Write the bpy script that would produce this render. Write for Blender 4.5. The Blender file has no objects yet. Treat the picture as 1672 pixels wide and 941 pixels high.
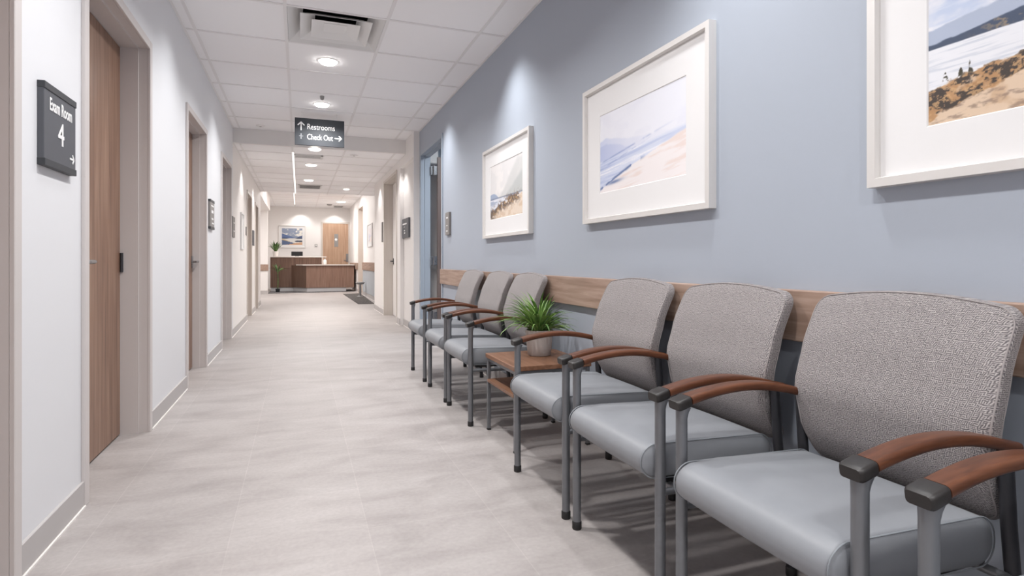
import bpy, bmesh, math, random
import numpy as np
from mathutils import Vector, Matrix

random.seed(7)
sc = bpy.context.scene
COL = sc.collection
PI = math.pi

# ------------------------------------------------------------------ camera
F, CXP, HZ = 930.0, 836.0, 426.0
YAW = math.atan(347.0 / 930.0)
c_, s_ = math.cos(YAW), math.sin(YAW)
cam_d = bpy.data.cameras.new('camera')
cam_d.sensor_width = 36.0
cam_d.lens = F / 1672.0 * 36.0
cam_d.shift_y = -(470.5 - HZ) / 1672.0
cam_d.clip_start = 0.02
cam = bpy.data.objects.new('camera', cam_d)
COL.objects.link(cam)
cam.location = (0, 0, 1.0)
cam.rotation_euler = (PI / 2, 0, -YAW)
sc.camera = cam


# survey helpers: where a sight line from the camera meets a known wall plane
def Yx(px, X):
    r = (px - CXP) / F
    return X * (c_ - r * s_) / (r * c_ + s_)


def Xy(px, Y):
    r = (px - CXP) / F
    return Y * (r * c_ + s_) / (c_ - r * s_)


def Zp(py, X, Y):
    return 1.0 + (HZ - py) * (Y * c_ + X * s_) / F


# ------------------------------------------------------------------ materials
def lin(v):
    v /= 255.0
    return v / 12.92 if v <= 0.04045 else ((v + 0.055) / 1.055) ** 2.4


def S(r, g, b):
    return (lin(r), lin(g), lin(b), 1.0)


def new_mat(name, color, rough=0.5, metal=0.0, spec=0.5):
    m = bpy.data.materials.new(name)
    m.use_nodes = True
    b = m.node_tree.nodes['Principled BSDF']
    b.inputs['Base Color'].default_value = color
    b.inputs['Roughness'].default_value = rough
    b.inputs['Metallic'].default_value = metal
    b.inputs['Specular IOR Level'].default_value = spec
    return m


def nd(m, t, **kw):
    n = m.node_tree.nodes.new(t)
    for k, v in kw.items():
        setattr(n, k, v)
    return n


def lk(m, a, b):
    m.node_tree.links.new(a, b)


def coords(m, scale, kind='Object', rot=(0, 0, 0)):
    tc = nd(m, 'ShaderNodeTexCoord')
    mp = nd(m, 'ShaderNodeMapping')
    mp.inputs['Scale'].default_value = scale
    mp.inputs['Rotation'].default_value = rot
    lk(m, tc.outputs[kind], mp.inputs['Vector'])
    return mp.outputs['Vector']


def ramp(m, stops):
    r = nd(m, 'ShaderNodeValToRGB')
    e = r.color_ramp.elements
    while len(e) < len(stops):
        e.new(0.5)
    for i, (p, c) in enumerate(stops):
        e[i].position = p
        e[i].color = c
    return r


def bump(m, src, strength, dist):
    b = nd(m, 'ShaderNodeBump')
    b.inputs['Strength'].default_value = strength
    b.inputs['Distance'].default_value = dist
    lk(m, src, b.inputs['Height'])
    lk(m, b.outputs['Normal'], m.node_tree.nodes['Principled BSDF'].inputs['Normal'])
    return b


def paint(name, color, rough=0.6, b=0.05):
    """eggshell wall paint with a faint roller texture"""
    m = new_mat(name, color, rough, 0, 0.3)
    n = nd(m, 'ShaderNodeTexNoise')
    n.inputs['Scale'].default_value = 1.0
    n.inputs['Detail'].default_value = 3
    lk(m, coords(m, (180, 180, 180)), n.inputs['Vector'])
    bump(m, n.outputs['Fac'], b, 0.002)
    return m


def wood(name, c1, c2, c3, scale, rough=0.42):
    m = new_mat(name, c2, rough, 0, 0.4)
    v = coords(m, scale)
    n = nd(m, 'ShaderNodeTexNoise')
    n.inputs['Scale'].default_value = 1.0
    n.inputs['Detail'].default_value = 6
    n.inputs['Roughness'].default_value = 0.6
    n.inputs['Distortion'].default_value = 0.4
    lk(m, v, n.inputs['Vector'])
    r = ramp(m, [(0.28, c1), (0.5, c2), (0.72, c3)])
    lk(m, n.outputs['Fac'], r.inputs['Fac'])
    lk(m, r.outputs['Color'], m.node_tree.nodes['Principled BSDF'].inputs['Base Color'])
    bump(m, n.outputs['Fac'], 0.04, 0.002)
    return m


def metal(name, color, rough=0.35, met=0.85):
    m = new_mat(name, color, rough, met, 0.5)
    n = nd(m, 'ShaderNodeTexNoise')
    n.inputs['Scale'].default_value = 60
    n.inputs['Detail'].default_value = 3
    lk(m, coords(m, (1, 1, 1)), n.inputs['Vector'])
    r = ramp(m, [(0.3, (rough * .85,) * 3 + (1,)), (0.7, (rough * 1.15,) * 3 + (1,))])
    lk(m, n.outputs['Fac'], r.inputs['Fac'])
    lk(m, r.outputs['Color'], m.node_tree.nodes['Principled BSDF'].inputs['Roughness'])
    return m


def plastic(name, color, rough=0.45):
    m = new_mat(name, color, rough, 0, 0.45)
    n = nd(m, 'ShaderNodeTexNoise')
    n.inputs['Scale'].default_value = 400
    lk(m, coords(m, (1, 1, 1)), n.inputs['Vector'])
    bump(m, n.outputs['Fac'], 0.03, 0.001)
    return m


def emit(name, color, strength):
    m = new_mat(name, color, 0.4)
    b = m.node_tree.nodes['Principled BSDF']
    b.inputs['Emission Color'].default_value = color
    b.inputs['Emission Strength'].default_value = strength
    return m


M = {}
M['wall_white'] = paint('wall_white_paint', S(225, 226, 229))
M['wall_warm'] = paint('wall_warm_white_paint', S(234, 231, 229))
M['wall_blue'] = paint('wall_blue_paint', S(168, 175, 186), 0.55)
M['ceil'] = paint('ceiling_tile_white', S(245, 244, 245), 0.9, 0.3)
M['tbar'] = paint('ceiling_grid_paint', S(232, 230, 230), 0.5, 0.0)
M['frame_grey'] = paint('door_frame_grey_paint', S(206, 200, 198), 0.4, 0.02)
M['frame_beige'] = paint('door_frame_beige_paint', S(206, 199, 192), 0.4, 0.02)
M['frame_blue'] = paint('door_frame_blue_paint', S(160, 170, 182), 0.4, 0.02)
M['base_grey'] = paint('baseboard_grey_vinyl', S(186, 182, 181), 0.5, 0.02)
M['caulk'] = paint('white_caulk', S(236, 232, 228), 0.5, 0.0)
M['door_wood'] = wood('door_walnut_veneer', S(110, 82, 68), S(139, 108, 90), S(160, 130, 110), (34, 34, 1.6), 0.38)
M['door_dark'] = wood('door_dark_veneer', S(94, 80, 76), S(112, 98, 94), S(124, 110, 106), (30, 30, 1.5), 0.4)
M['door_light'] = wood('door_light_oak', S(172, 138, 112), S(190, 156, 130), S(202, 172, 148), (30, 30, 1.2), 0.45)
M['rail_wood'] = wood('rail_oak', S(134, 110, 96), S(160, 135, 120), S(180, 156, 142), (40, 2.2, 40), 0.45)
M['arm_wood'] = wood('arm_walnut', S(62, 35, 22), S(88, 51, 32), S(106, 65, 43), (6, 60, 60), 0.33)
M['table_wood'] = wood('table_walnut', S(104, 72, 53), S(128, 92, 70), S(144, 107, 85), (40, 3, 40), 0.38)
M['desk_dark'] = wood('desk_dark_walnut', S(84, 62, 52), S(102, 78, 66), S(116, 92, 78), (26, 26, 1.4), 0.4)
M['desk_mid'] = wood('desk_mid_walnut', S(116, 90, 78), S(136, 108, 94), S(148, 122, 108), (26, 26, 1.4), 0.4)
M['steel'] = metal('grey_powder_coated_steel', S(120, 122, 126), 0.38, 0.55)
M['dark_steel'] = metal('dark_steel', S(66, 66, 70), 0.45, 0.6)
M['chrome'] = metal('brushed_steel', S(150, 150, 152), 0.3, 0.9)
M['black'] = plastic('black_rubber', S(36, 35, 36), 0.55)
M['cap'] = plastic('charcoal_arm_cap', S(38, 35, 34), 0.42)
M['frame_silver'] = metal('picture_frame_warm_silver', S(218, 215, 212), 0.45, 0.2)
M['mat'] = paint('white_mat_board', S(226, 225, 225), 0.8, 0.03)
M['sign'] = plastic('charcoal_sign_plate', S(50, 54, 60), 0.6)
M['sign_grey'] = plastic('grey_sign_plate', S(86, 88, 94), 0.5)
M['sign_rail'] = plastic('dark_sign_rail', S(60, 62, 66), 0.5)
M['sign_silver'] = plastic('pewter_sign_plate', S(128, 124, 122), 0.45)
M['letter'] = plastic('white_lettering', S(240, 240, 240), 0.6)
M['letter_dim'] = plastic('faded_lettering', S(150, 154, 158), 0.6)
M['counter'] = plastic('pale_quartz_top', S(214, 206, 200), 0.3)
M['toe'] = metal('toe_kick_steel', S(196, 197, 200), 0.45, 0.1)
M['pot'] = paint('concrete_pot', S(176, 168, 164), 0.85, 0.4)
M['pot_white'] = paint('white_ceramic_pot', S(216, 210, 206), 0.5, 0.05)
M['soil'] = paint('potting_soil', S(46, 38, 32), 0.95, 0.8)
M['screen'] = plastic('dark_screen', S(28, 28, 30), 0.3)
M['white_plastic'] = plastic('white_plastic', S(228, 226, 224), 0.4)
M['grey_plastic'] = plastic('grey_plastic', S(150, 148, 146), 0.5)
M['pale_panel'] = paint('pale_blue_panel', S(178, 184, 190), 0.5, 0.02)
M['diff'] = paint('diffuser_white_enamel', S(228, 227, 226), 0.45, 0.0)
M['duct'] = paint('dark_duct', S(40, 42, 46), 0.7, 0.0)
M['lamp'] = emit('downlight_lens', (1.0, 0.97, 0.93, 1), 26.0)
M['lamp_far'] = emit('far_downlight_lens', (1.0, 0.96, 0.9, 1), 6.0)
M['lamp_line'] = emit('linear_lamp_lens', (1.0, 0.97, 0.94, 1), 1.1)


def leaf_mat(name, c1, c2):
    m = new_mat(name, c1, 0.45, 0, 0.4)
    n = nd(m, 'ShaderNodeTexNoise')
    n.inputs['Scale'].default_value = 14
    lk(m, coords(m, (1, 1, 1)), n.inputs['Vector'])
    r = ramp(m, [(0.35, c1), (0.65, c2)])
    lk(m, n.outputs['Fac'], r.inputs['Fac'])
    lk(m, r.outputs['Color'], m.node_tree.nodes['Principled BSDF'].inputs['Base Color'])
    return m


M['leaf'] = leaf_mat('spider_plant_leaf', S(66, 104, 46), S(142, 176, 98))
M['leaf_dark'] = leaf_mat('dark_leaf', S(48, 76, 40), S(96, 130, 70))


def vinyl():
    m = new_mat('seat_blue_grey_vinyl', S(136, 139, 144), 0.44, 0, 0.45)
    v = coords(m, (1, 1, 1))
    n = nd(m, 'ShaderNodeTexVoronoi')
    n.inputs['Scale'].default_value = 420
    lk(m, v, n.inputs['Vector'])
    n2 = nd(m, 'ShaderNodeTexNoise')
    n2.inputs['Scale'].default_value = 9
    lk(m, v, n2.inputs['Vector'])
    r = ramp(m, [(0.3, S(130, 133, 138)), (0.7, S(136, 139, 144))])
    lk(m, n2.outputs['Fac'], r.inputs['Fac'])
    lk(m, r.outputs['Color'], m.node_tree.nodes['Principled BSDF'].inputs['Base Color'])
    bump(m, n.outputs['Distance'], 0.06, 0.001)
    return m


M['vinyl'] = vinyl()


def fabric(name, dark, mid, light):
    """woven upholstery: short raised threads running both ways, broken up like a small maze"""
    m = new_mat(name, mid, 0.9, 0, 0.2)
    bs = m.node_tree.nodes['Principled BSDF']
    bs.inputs['Sheen Weight'].default_value = 0.15
    v0 = coords(m, (1, 1, 1))
    sp = nd(m, 'ShaderNodeSeparateXYZ')
    lk(m, v0, sp.inputs[0])
    ad = nd(m, 'ShaderNodeMath', operation='ADD')
    lk(m, sp.outputs['X'], ad.inputs[0])
    lk(m, sp.outputs['Y'], ad.inputs[1])
    cb = nd(m, 'ShaderNodeCombineXYZ')
    lk(m, ad.outputs[0], cb.inputs['Y'])
    lk(m, sp.outputs['Z'], cb.inputs['Z'])
    v = cb.outputs[0]
    warp = nd(m, 'ShaderNodeTexNoise')
    warp.inputs['Scale'].default_value = 85
    warp.inputs['Detail'].default_value = 2
    lk(m, v, warp.inputs['Vector'])
    mixv = nd(m, 'ShaderNodeVectorMath', operation='SCALE')
    lk(m, warp.outputs['Color'], mixv.inputs[0])
    mixv.inputs['Scale'].default_value = 0.007
    addv = nd(m, 'ShaderNodeVectorMath', operation='ADD')
    lk(m, v, addv.inputs[0])
    lk(m, mixv.outputs[0], addv.inputs[1])
    waves = []
    for d in ('Y', 'Z'):
        w = nd(m, 'ShaderNodeTexWave', wave_type='BANDS', bands_direction=d)
        w.inputs['Scale'].default_value = 76
        w.inputs['Distortion'].default_value = 1.2
        w.inputs['Detail'].default_value = 1
        lk(m, addv.outputs[0], w.inputs['Vector'])
        waves.append(w)
    sel = nd(m, 'ShaderNodeTexNoise')
    sel.inputs['Scale'].default_value = 140
    sel.inputs['Detail'].default_value = 1
    lk(m, v, sel.inputs['Vector'])
    selr = ramp(m, [(0.44, (0, 0, 0, 1)), (0.56, (1, 1, 1, 1))])
    lk(m, sel.outputs['Fac'], selr.inputs['Fac'])
    mx = nd(m, 'ShaderNodeMix', data_type='RGBA')
    lk(m, selr.outputs['Color'], mx.inputs['Factor'])
    lk(m, waves[0].outputs['Color'], mx.inputs['A'])
    lk(m, waves[1].outputs['Color'], mx.inputs['B'])
    r = ramp(m, [(0.1, dark), (0.5, mid), (0.9, light)])
    lk(m, mx.outputs['Result'], r.inputs['Fac'])
    lk(m, r.outputs['Color'], bs.inputs['Base Color'])
    bump(m, mx.outputs['Result'], 0.5, 0.0016)
    return m


M['fabric'] = fabric('chair_back_woven_fabric', S(102, 98, 100), S(140, 134, 134), S(174, 168, 166))
M['piping'] = plastic('grey_piping', S(150, 144, 143), 0.9)
M['piping_vinyl'] = plastic('vinyl_seam_piping', S(128, 133, 138), 0.5)


def floor_mat():
    m = new_mat('floor_stone_look_tile', S(200, 194, 191), 0.5, 0, 0.3)
    bs = m.node_tree.nodes['Principled BSDF']
    v = coords(m, (1, 1, 1))
    # cloudy streaks across the hall
    n1 = nd(m, 'ShaderNodeTexNoise')
    n1.inputs['Scale'].default_value = 1.0
    n1.inputs['Detail'].default_value = 8
    n1.inputs['Roughness'].default_value = 0.62
    n1.inputs['Distortion'].default_value = 0.5
    lk(m, coords(m, (2.2, 5.2, 1), rot=(0, 0, 0.12)), n1.inputs['Vector'])
    r1 = ramp(m, [(0.25, S(151, 145, 143)), (0.5, S(170, 164, 162)), (0.75, S(183, 178, 176))])
    lk(m, n1.outputs['Fac'], r1.inputs['Fac'])
    n2 = nd(m, 'ShaderNodeTexNoise')
    n2.inputs['Scale'].default_value = 60
    n2.inputs['Detail'].default_value = 5
    lk(m, v, n2.inputs['Vector'])
    r2 = ramp(m, [(0.3, (0.90, 0.90, 0.90, 1)), (0.7, (1, 1, 1, 1))])
    lk(m, n2.outputs['Fac'], r2.inputs['Fac'])
    mul = nd(m, 'ShaderNodeMix', data_type='RGBA', blend_type='MULTIPLY')
    mul.inputs['Factor'].default_value = 1.0
    lk(m, r1.outputs['Color'], mul.inputs['A'])
    lk(m, r2.outputs['Color'], mul.inputs['B'])
    # tile joints: long tiles laid along the hall, staggered
    br = nd(m, 'ShaderNodeTexBrick')
    br.offset = 0.42
    br.inputs['Color1'].default_value = (1, 1, 1, 1)
    br.inputs['Color2'].default_value = (0.955, 0.955, 0.955, 1)
    br.inputs['Mortar'].default_value = (1.07, 1.07, 1.07, 1)
    br.inputs['Scale'].default_value = 1.0
    br.inputs['Mortar Size'].default_value = 0.0022
    br.inputs['Mortar Smooth'].default_value = 0.3
    br.inputs['Brick Width'].default_value = 0.95
    br.inputs['Row Height'].default_value = 0.475
    mp = nd(m, 'ShaderNodeMapping')
    mp.inputs['Rotation'].default_value = (0, 0, PI / 2)
    mp.inputs['Location'].default_value = (0.28, 0.235, 0)
    lk(m, v, mp.inputs['Vector'])
    lk(m, mp.outputs['Vector'], br.inputs['Vector'])
    mul2 = nd(m, 'ShaderNodeMix', data_type='RGBA', blend_type='MULTIPLY')
    mul2.inputs['Factor'].default_value = 1.0
    lk(m, mul.outputs['Result'], mul2.inputs['A'])
    lk(m, br.outputs['Color'], mul2.inputs['B'])
    lk(m, mul2.outputs['Result'], bs.inputs['Base Color'])
    rr = ramp(m, [(0.3, (0.44,) * 3 + (1,)), (0.7, (0.58,) * 3 + (1,))])
    lk(m, n1.outputs['Fac'], rr.inputs['Fac'])
    lk(m, rr.outputs['Color'], bs.inputs['Roughness'])
    bump(m, n2.outputs['Fac'], 0.12, 0.003)
    return m


M['floor'] = floor_mat()


def carpet_mat(name, c1, c2):
    m = new_mat(name, c1, 0.95, 0, 0.1)
    v = nd(m, 'ShaderNodeTexVoronoi')
    v.inputs['Scale'].default_value = 30
    lk(m, coords(m, (1, 1, 1)), v.inputs['Vector'])
    r = ramp(m, [(0.2, c1), (0.6, c2)])
    lk(m, v.outputs['Distance'], r.inputs['Fac'])
    lk(m, r.outputs['Color'], m.node_tree.nodes['Principled BSDF'].inputs['Base Color'])
    bump(m, v.outputs['Distance'], 0.4, 0.006)
    return m


M['carpet'] = carpet_mat('charcoal_mat_pile', S(62, 60, 60), S(104, 100, 98))
M['carpet_desk'] = carpet_mat('grey_mat_pile', S(72, 71, 73), S(112, 110, 111))


# ------------------------------------------------------------------ mesh helpers
def obj(name, bm, mat, parent=None, smooth=None, loc=None):
    """link a bmesh as one object; smooth = crease angle in degrees (None = flat)"""
    bmesh.ops.recalc_face_normals(bm, faces=bm.faces)
    if smooth is not None:
        lim = math.radians(smooth)
        for f in bm.faces:
            f.smooth = True
        for e in bm.edges:
            if len(e.link_faces) != 2 or e.calc_face_angle(0) > lim:
                e.smooth = False
    me = bpy.data.meshes.new(name)
    bm.to_mesh(me)
    bm.free()
    me.materials.append(M[mat] if isinstance(mat, str) else mat)
    o = bpy.data.objects.new(name, me)
    COL.objects.link(o)
    if loc is not None:
        o.location = loc
    if parent is not None:
        o.parent = parent
    return o


def tag(o, label=None, cat=None, group=None, kind=None):
    if label:
        o['label'] = label
    if cat:
        o['category'] = cat
    if group:
        o['group'] = group
    if kind:
        o['kind'] = kind
    return o


def empty(name, loc=(0, 0, 0), rz=0.0):
    o = bpy.data.objects.new(name, None)
    o.empty_display_size = 0.1
    COL.objects.link(o)
    o.location = loc
    o.rotation_euler = (0, 0, rz)
    return o


def merge(bm, tmp):
    vm = {}
    for v in tmp.verts:
        vm[v] = bm.verts.new(v.co)
    for f in tmp.faces:
        try:
            bm.faces.new([vm[v] for v in f.verts])
        except ValueError:
            pass
    tmp.free()


def bx(bm, lo, hi, bev=0.0, seg=2):
    t = bmesh.new()
    bmesh.ops.create_cube(t, size=1.0)
    for v in t.verts:
        v.co = Vector([lo[i] + (v.co[i] + 0.5) * (hi[i] - lo[i]) for i in range(3)])
    if bev > 0:
        bmesh.ops.bevel(t, geom=list(t.edges), offset=bev, segments=seg, affect='EDGES', profile=0.5)
    merge(bm, t)
    return bm


def box(lo, hi, bev=0.0, seg=2):
    return bx(bmesh.new(), lo, hi, bev, seg)


def loft(bm, rings, cap0=True, cap1=True, close=False):
    vr = [[bm.verts.new(p) for p in r] for r in rings]
    n = len(vr[0])
    m = len(vr)
    for i in range(m if close else m - 1):
        a, b = vr[i], vr[(i + 1) % m]
        for j in range(n):
            bm.faces.new((a[j], a[(j + 1) % n], b[(j + 1) % n], b[j]))
    if not close:
        if cap0:
            bm.faces.new(vr[0][::-1])
        if cap1:
            bm.faces.new(vr[-1])
    return bm


def tube(bm, pts, r, n=14, close=False, cap=True):
    pts = [Vector(p) for p in pts]
    m = len(pts)
    rs = r if isinstance(r, (list, tuple)) else [r] * m
    rings = []
    ref = None
    for i, p in enumerate(pts):
        if close:
            t = (pts[(i + 1) % m] - pts[i - 1]).normalized()
        else:
            t = (pts[min(i + 1, m - 1)] - pts[max(i - 1, 0)]).normalized()
        if ref is None:
            ref = Vector((0, 1, 0)) if abs(t.y) < 0.9 else Vector((1, 0, 0))
        u = (ref - t * ref.dot(t)).normalized()
        ref = u
        w = t.cross(u)
        rings.append([p + (u * math.cos(2 * PI * k / n) + w * math.sin(2 * PI * k / n)) * rs[i] for k in range(n)])
    return loft(bm, rings, cap, cap, close)


def lathe(bm, prof, cx=0.0, cy=0.0, n=32):
    """prof: list of (r, z) from bottom to top; closed at both ends"""
    rings = [[(cx + r * math.cos(2 * PI * k / n), cy + r * math.sin(2 * PI * k / n), z) for k in range(n)] for r, z in prof]
    return loft(bm, rings)


def cyl(bm, c, r, z0, z1, n=24):
    return lathe(bm, [(r, z0), (r, z1)], c[0], c[1], n)


def ss(a, b, x):
    t = min(1.0, max(0.0, (x - a) / (b - a)))
    return t * t * (3 - 2 * t)


def cushion(half, rad, fn=None, core=9, rn=4):
    """a box with soft rounded edges, then bent by fn(x, y, z)"""
    bm = bmesh.new()
    nodes = []
    for a in range(3):
        h, r = half[a], rad[a]
        zone = [h - r + r * math.tan(PI / 4 * k / rn) for k in range(1, rn + 1)]
        cen = [-(h - r) + 2 * (h - r) * k / core for k in range(core + 1)]
        nodes.append([-z for z in reversed(zone)] + cen + zone)
    cache = {}

    def vert(p):
        q, n = [], []
        for a in range(3):
            h, r = half[a], rad[a]
            qa = max(-(h - r), min(h - r, p[a]))
            q.append(qa)
            n.append((p[a] - qa) / r)
        n = Vector(n).normalized()
        co = [q[a] + n[a] * rad[a] for a in range(3)]
        key = tuple(round(x, 7) for x in co)
        if key not in cache:
            cache[key] = bm.verts.new(fn(*co) if fn else co)
        return cache[key]

    for a in range(3):
        b, c = (a + 1) % 3, (a + 2) % 3
        for sgn in (-1, 1):
            for i in range(len(nodes[b]) - 1):
                for j in range(len(nodes[c]) - 1):
                    quad = []
                    for di, dj in ((0, 0), (1, 0), (1, 1), (0, 1)):
                        p = [0, 0, 0]
                        p[a] = sgn * half[a]
                        p[b] = nodes[b][i + di]
                        p[c] = nodes[c][j + dj]
                        v = vert(p)
                        if v not in quad:
                            quad.append(v)
                    if len(quad) > 2:
                        try:
                            bm.faces.new(quad)
                        except ValueError:
                            pass
    return bm


def rrect(a, b, r, n=4):
    """rounded rectangle outline, half sizes a, b"""
    out = []
    for qx, qy, a0 in ((1, 1, 0), (-1, 1, 90), (-1, -1, 180), (1, -1, 270)):
        for k in range(n + 1):
            t = math.radians(a0 + 90 * k / n)
            out.append((qx * (a - r) + r * math.cos(t), qy * (b - r) + r * math.sin(t)))
    return out


def facing(origin, right, normal):
    """matrix: local x -> right, local y -> up, local z -> normal"""
    r, n = Vector(right), Vector(normal)
    m = Matrix((( r.x, 0, n.x, origin[0]), (r.y, 0, n.y, origin[1]), (r.z, 1, n.z, origin[2]), (0, 0, 0, 1)))
    return m


def text_bm(bm, s, size, m, x, y, align='LEFT', width=None, bold=0.0):
    """lettering as thin raised mesh, placed by matrix m at local x, y"""
    cu = bpy.data.curves.new('lettering', 'FONT')
    cu.body = s
    cu.size = size
    cu.extrude = 0.0006
    cu.offset = bold
    cu.align_x = align
    cu.resolution_u = 4
    to = bpy.data.objects.new('lettering', cu)
    COL.objects.link(to)
    dg = bpy.context.evaluated_depsgraph_get()
    me = bpy.data.meshes.new_from_object(to.evaluated_get(dg))
    xs = [v.co.x for v in me.vertices]
    k = 1.0
    if width and xs:
        k = width / (max(xs) - min(xs))
    off = len(bm.verts)
    t = bmesh.new()
    t.from_mesh(me)
    for v in t.verts:
        v.co = m @ Vector((v.co.x * k + x, v.co.y + y, v.co.z + 0.0012))
    merge(bm, t)
    bpy.data.objects.remove(to)
    bpy.data.curves.remove(cu)
    bpy.data.meshes.remove(me)


def stroke(bm, m, p, q, w, z=0.0012):
    """a straight flat bar from p to q in the sign's plane"""
    p, q = Vector((p[0], p[1])), Vector((q[0], q[1]))
    d = (q - p).normalized()
    n = Vector((-d.y, d.x)) * w / 2
    p = p - d * w * 0.3
    q = q + d * w * 0.3
    lo = [m @ Vector((a.x, a.y, z - 0.0006)) for a in (p + n, p - n, q - n, q + n)]
    hi = [m @ Vector((a.x, a.y, z + 0.0006)) for a in (p + n, p - n, q - n, q + n)]
    loft(bm, [lo, hi])


def arrow(bm, m, x, y, L, ang, w, head=0.36):
    d = Vector((math.cos(ang), math.sin(ang)))
    n = Vector((-d.y, d.x))
    a = Vector((x, y)) - d * L / 2
    b = Vector((x, y)) + d * L / 2
    stroke(bm, m, a, b, w)
    for sg in (1, -1):
        stroke(bm, m, b, b - d * L * head + n * sg * L * head, w, 0.0013)


# ------------------------------------------------------------------ the room
XL, XR, XW, XA = -0.83, 1.54, 1.46, 1.75      # left wall, blue wall, white wall, far alcove wall
YB, Y0 = 22.0, -2.5
YH = 8.38                                      # bulkhead
YE = 14.1                                      # end of the far hall
ZC, ZH, ZR = 2.77, 2.57, 2.95
YP = 18.6                                      # pillar by the reception desk
XP = Xy(437, YP)


def wall_run(name, x0, x1, y0, y1, z1, openings, mat, label):
    bm = bmesh.new()
    y = y0
    for a, b, zt in sorted(openings):
        if a > y:
            bx(bm, (x0, y, 0), (x1, a, z1))
        bx(bm, (x0, a, zt), (x1, b, z1))
        y = b
    if y < y1:
        bx(bm, (x0, y, 0), (x1, y1, z1))
    return tag(obj(name, bm, mat), label, 'wall', kind='structure')


# left openings (y0, y1, top, recess)
y0end = Yx(35, -0.815) - 0.04
LD = [(y0end - 1.0, y0end, 2.24, 0.133), (2.82, 3.857, 2.24, 0.133), (5.08, 6.02, 2.19, 0.105),
      (7.19, 8.10, 2.19, 0.12), (10.55, 11.42, 2.15, 0.11), (12.42, 13.12, 2.12, 0.10)]
wall_run('wall_left', XL - 0.2, XL, Y0, YH, ZC, [d[:3] for d in LD[:4]], 'wall_white', 'white corridor wall on the left with the exam room doors')
wall_run('wall_left_far', XL - 0.2, XL, YH, YE, ZC, [d[:3] for d in LD[4:]], 'wall_warm', 'warm white left wall of the far hall')
RDY0, RDY1, RDZ = Yx(722, XR), 7.62, 2.42
wall_run('wall_right', XR, XR + 0.11, Y0, 7.75, ZC, [(RDY0, RDY1, RDZ)], 'wall_blue', 'blue grey corridor wall behind the chairs with three pictures')

# right white wall with a shallow recessed panel and a door opening
RN0, RN1 = 7.80, Yx(653.5, XW)
RW0, RW1, RWZ = 9.2, 10.6, 2.41
bm = bmesh.new()
bx(bm, (XW + 0.06, 7.75, 0), (XW + 0.34, RW0, ZC))
bx(bm, (XW, 7.75, 0), (XW + 0.06, RN0, ZC))
bx(bm, (XW, RN1, 0), (XW + 0.06, RW0, ZC))
bx(bm, (XW, RN0, 2.43), (XW + 0.06, RN1, ZC))
bx(bm, (XW, RW0, RWZ), (XW + 0.34, RW1, ZC))
bx(bm, (XW, RW1, 0), (XW + 0.34, 12.08, ZC))
tag(obj('wall_right_far', bm, 'wall_warm'), 'warm white right wall of the far hall with a shallow recess', 'wall', kind='structure')
AD0, AD1, ADZ = Yx(593, XA), Yx(585.5, XA), 2.62
wall_run('wall_right_alcove', XA, XA + 0.3, 12.08, YB, 3.1, [(AD0, AD1, ADZ)], 'wall_warm', 'set back warm white wall at the far right by the mat')
tag(obj('wall_back', box((-2.3, YB, 0), (2.3, YB + 0.15, 3.1)), 'wall_warm'), 'far end wall behind the reception desk', 'wall', kind='structure')
tag(obj('wall_front', box((-2.3, Y0 - 0.15, 0), (2.3, Y0, 3.1)), 'wall_white'), 'end wall of the corridor behind the viewer', 'wall', kind='structure')
bm = box((-2.3, YP, 0), (XP, YP + 0.2, 3.1))
bx(bm, (-2.3, YP + 0.2, 0), (-1.4, YB, 3.1))
tag(obj('wall_left_reception', bm, 'wall_warm'), 'white wall end left of the reception desk', 'wall', kind='structure')
bm = box((-2.3, YE - 0.2, 0), (XL - 0.2, YE, 3.1))
bx(bm, (-2.3, YE, 0), (-2.15, YP, 3.1))
bx(bm, (-2.15, YE, 2.5), (XL, YP, 3.1))
tag(obj('wall_side_passage', bm, 'wall_warm'), 'side passage opening off the left end of the far hall', 'wall', kind='structure')
# bulkhead where the ceiling drops
tag(obj('trim_1', box((XL, YH, ZH), (XW, YH + 0.06, ZC)), 'wall_warm'), 'white bulkhead face across the corridor behind the hanging sign', 'bulkhead', kind='structure')

tag(obj('floor', box((-2.3, Y0, -0.1), (3.4, YB, 0.0)), 'floor'), 'pale warm grey stone look tile floor', 'floor', kind='structure')

# small room behind the open blue door and closets behind the other leaves
bm = box((1.65 + 1.6, 5.6, 0), (3.4, 8.2, 2.9))
bx(bm, (1.65, 5.5, 0), (3.4, 5.6, 2.9))
bx(bm, (XW + 0.34, 8.1, 0), (3.4, 8.2, 2.9))
bx(bm, (1.65, 5.5, 2.75), (3.4, 8.2, 2.9))
tag(obj('wall_side_room', bm, 'wall_blue'), 'walls of the room behind the open blue framed door', 'wall', kind='structure')


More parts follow.
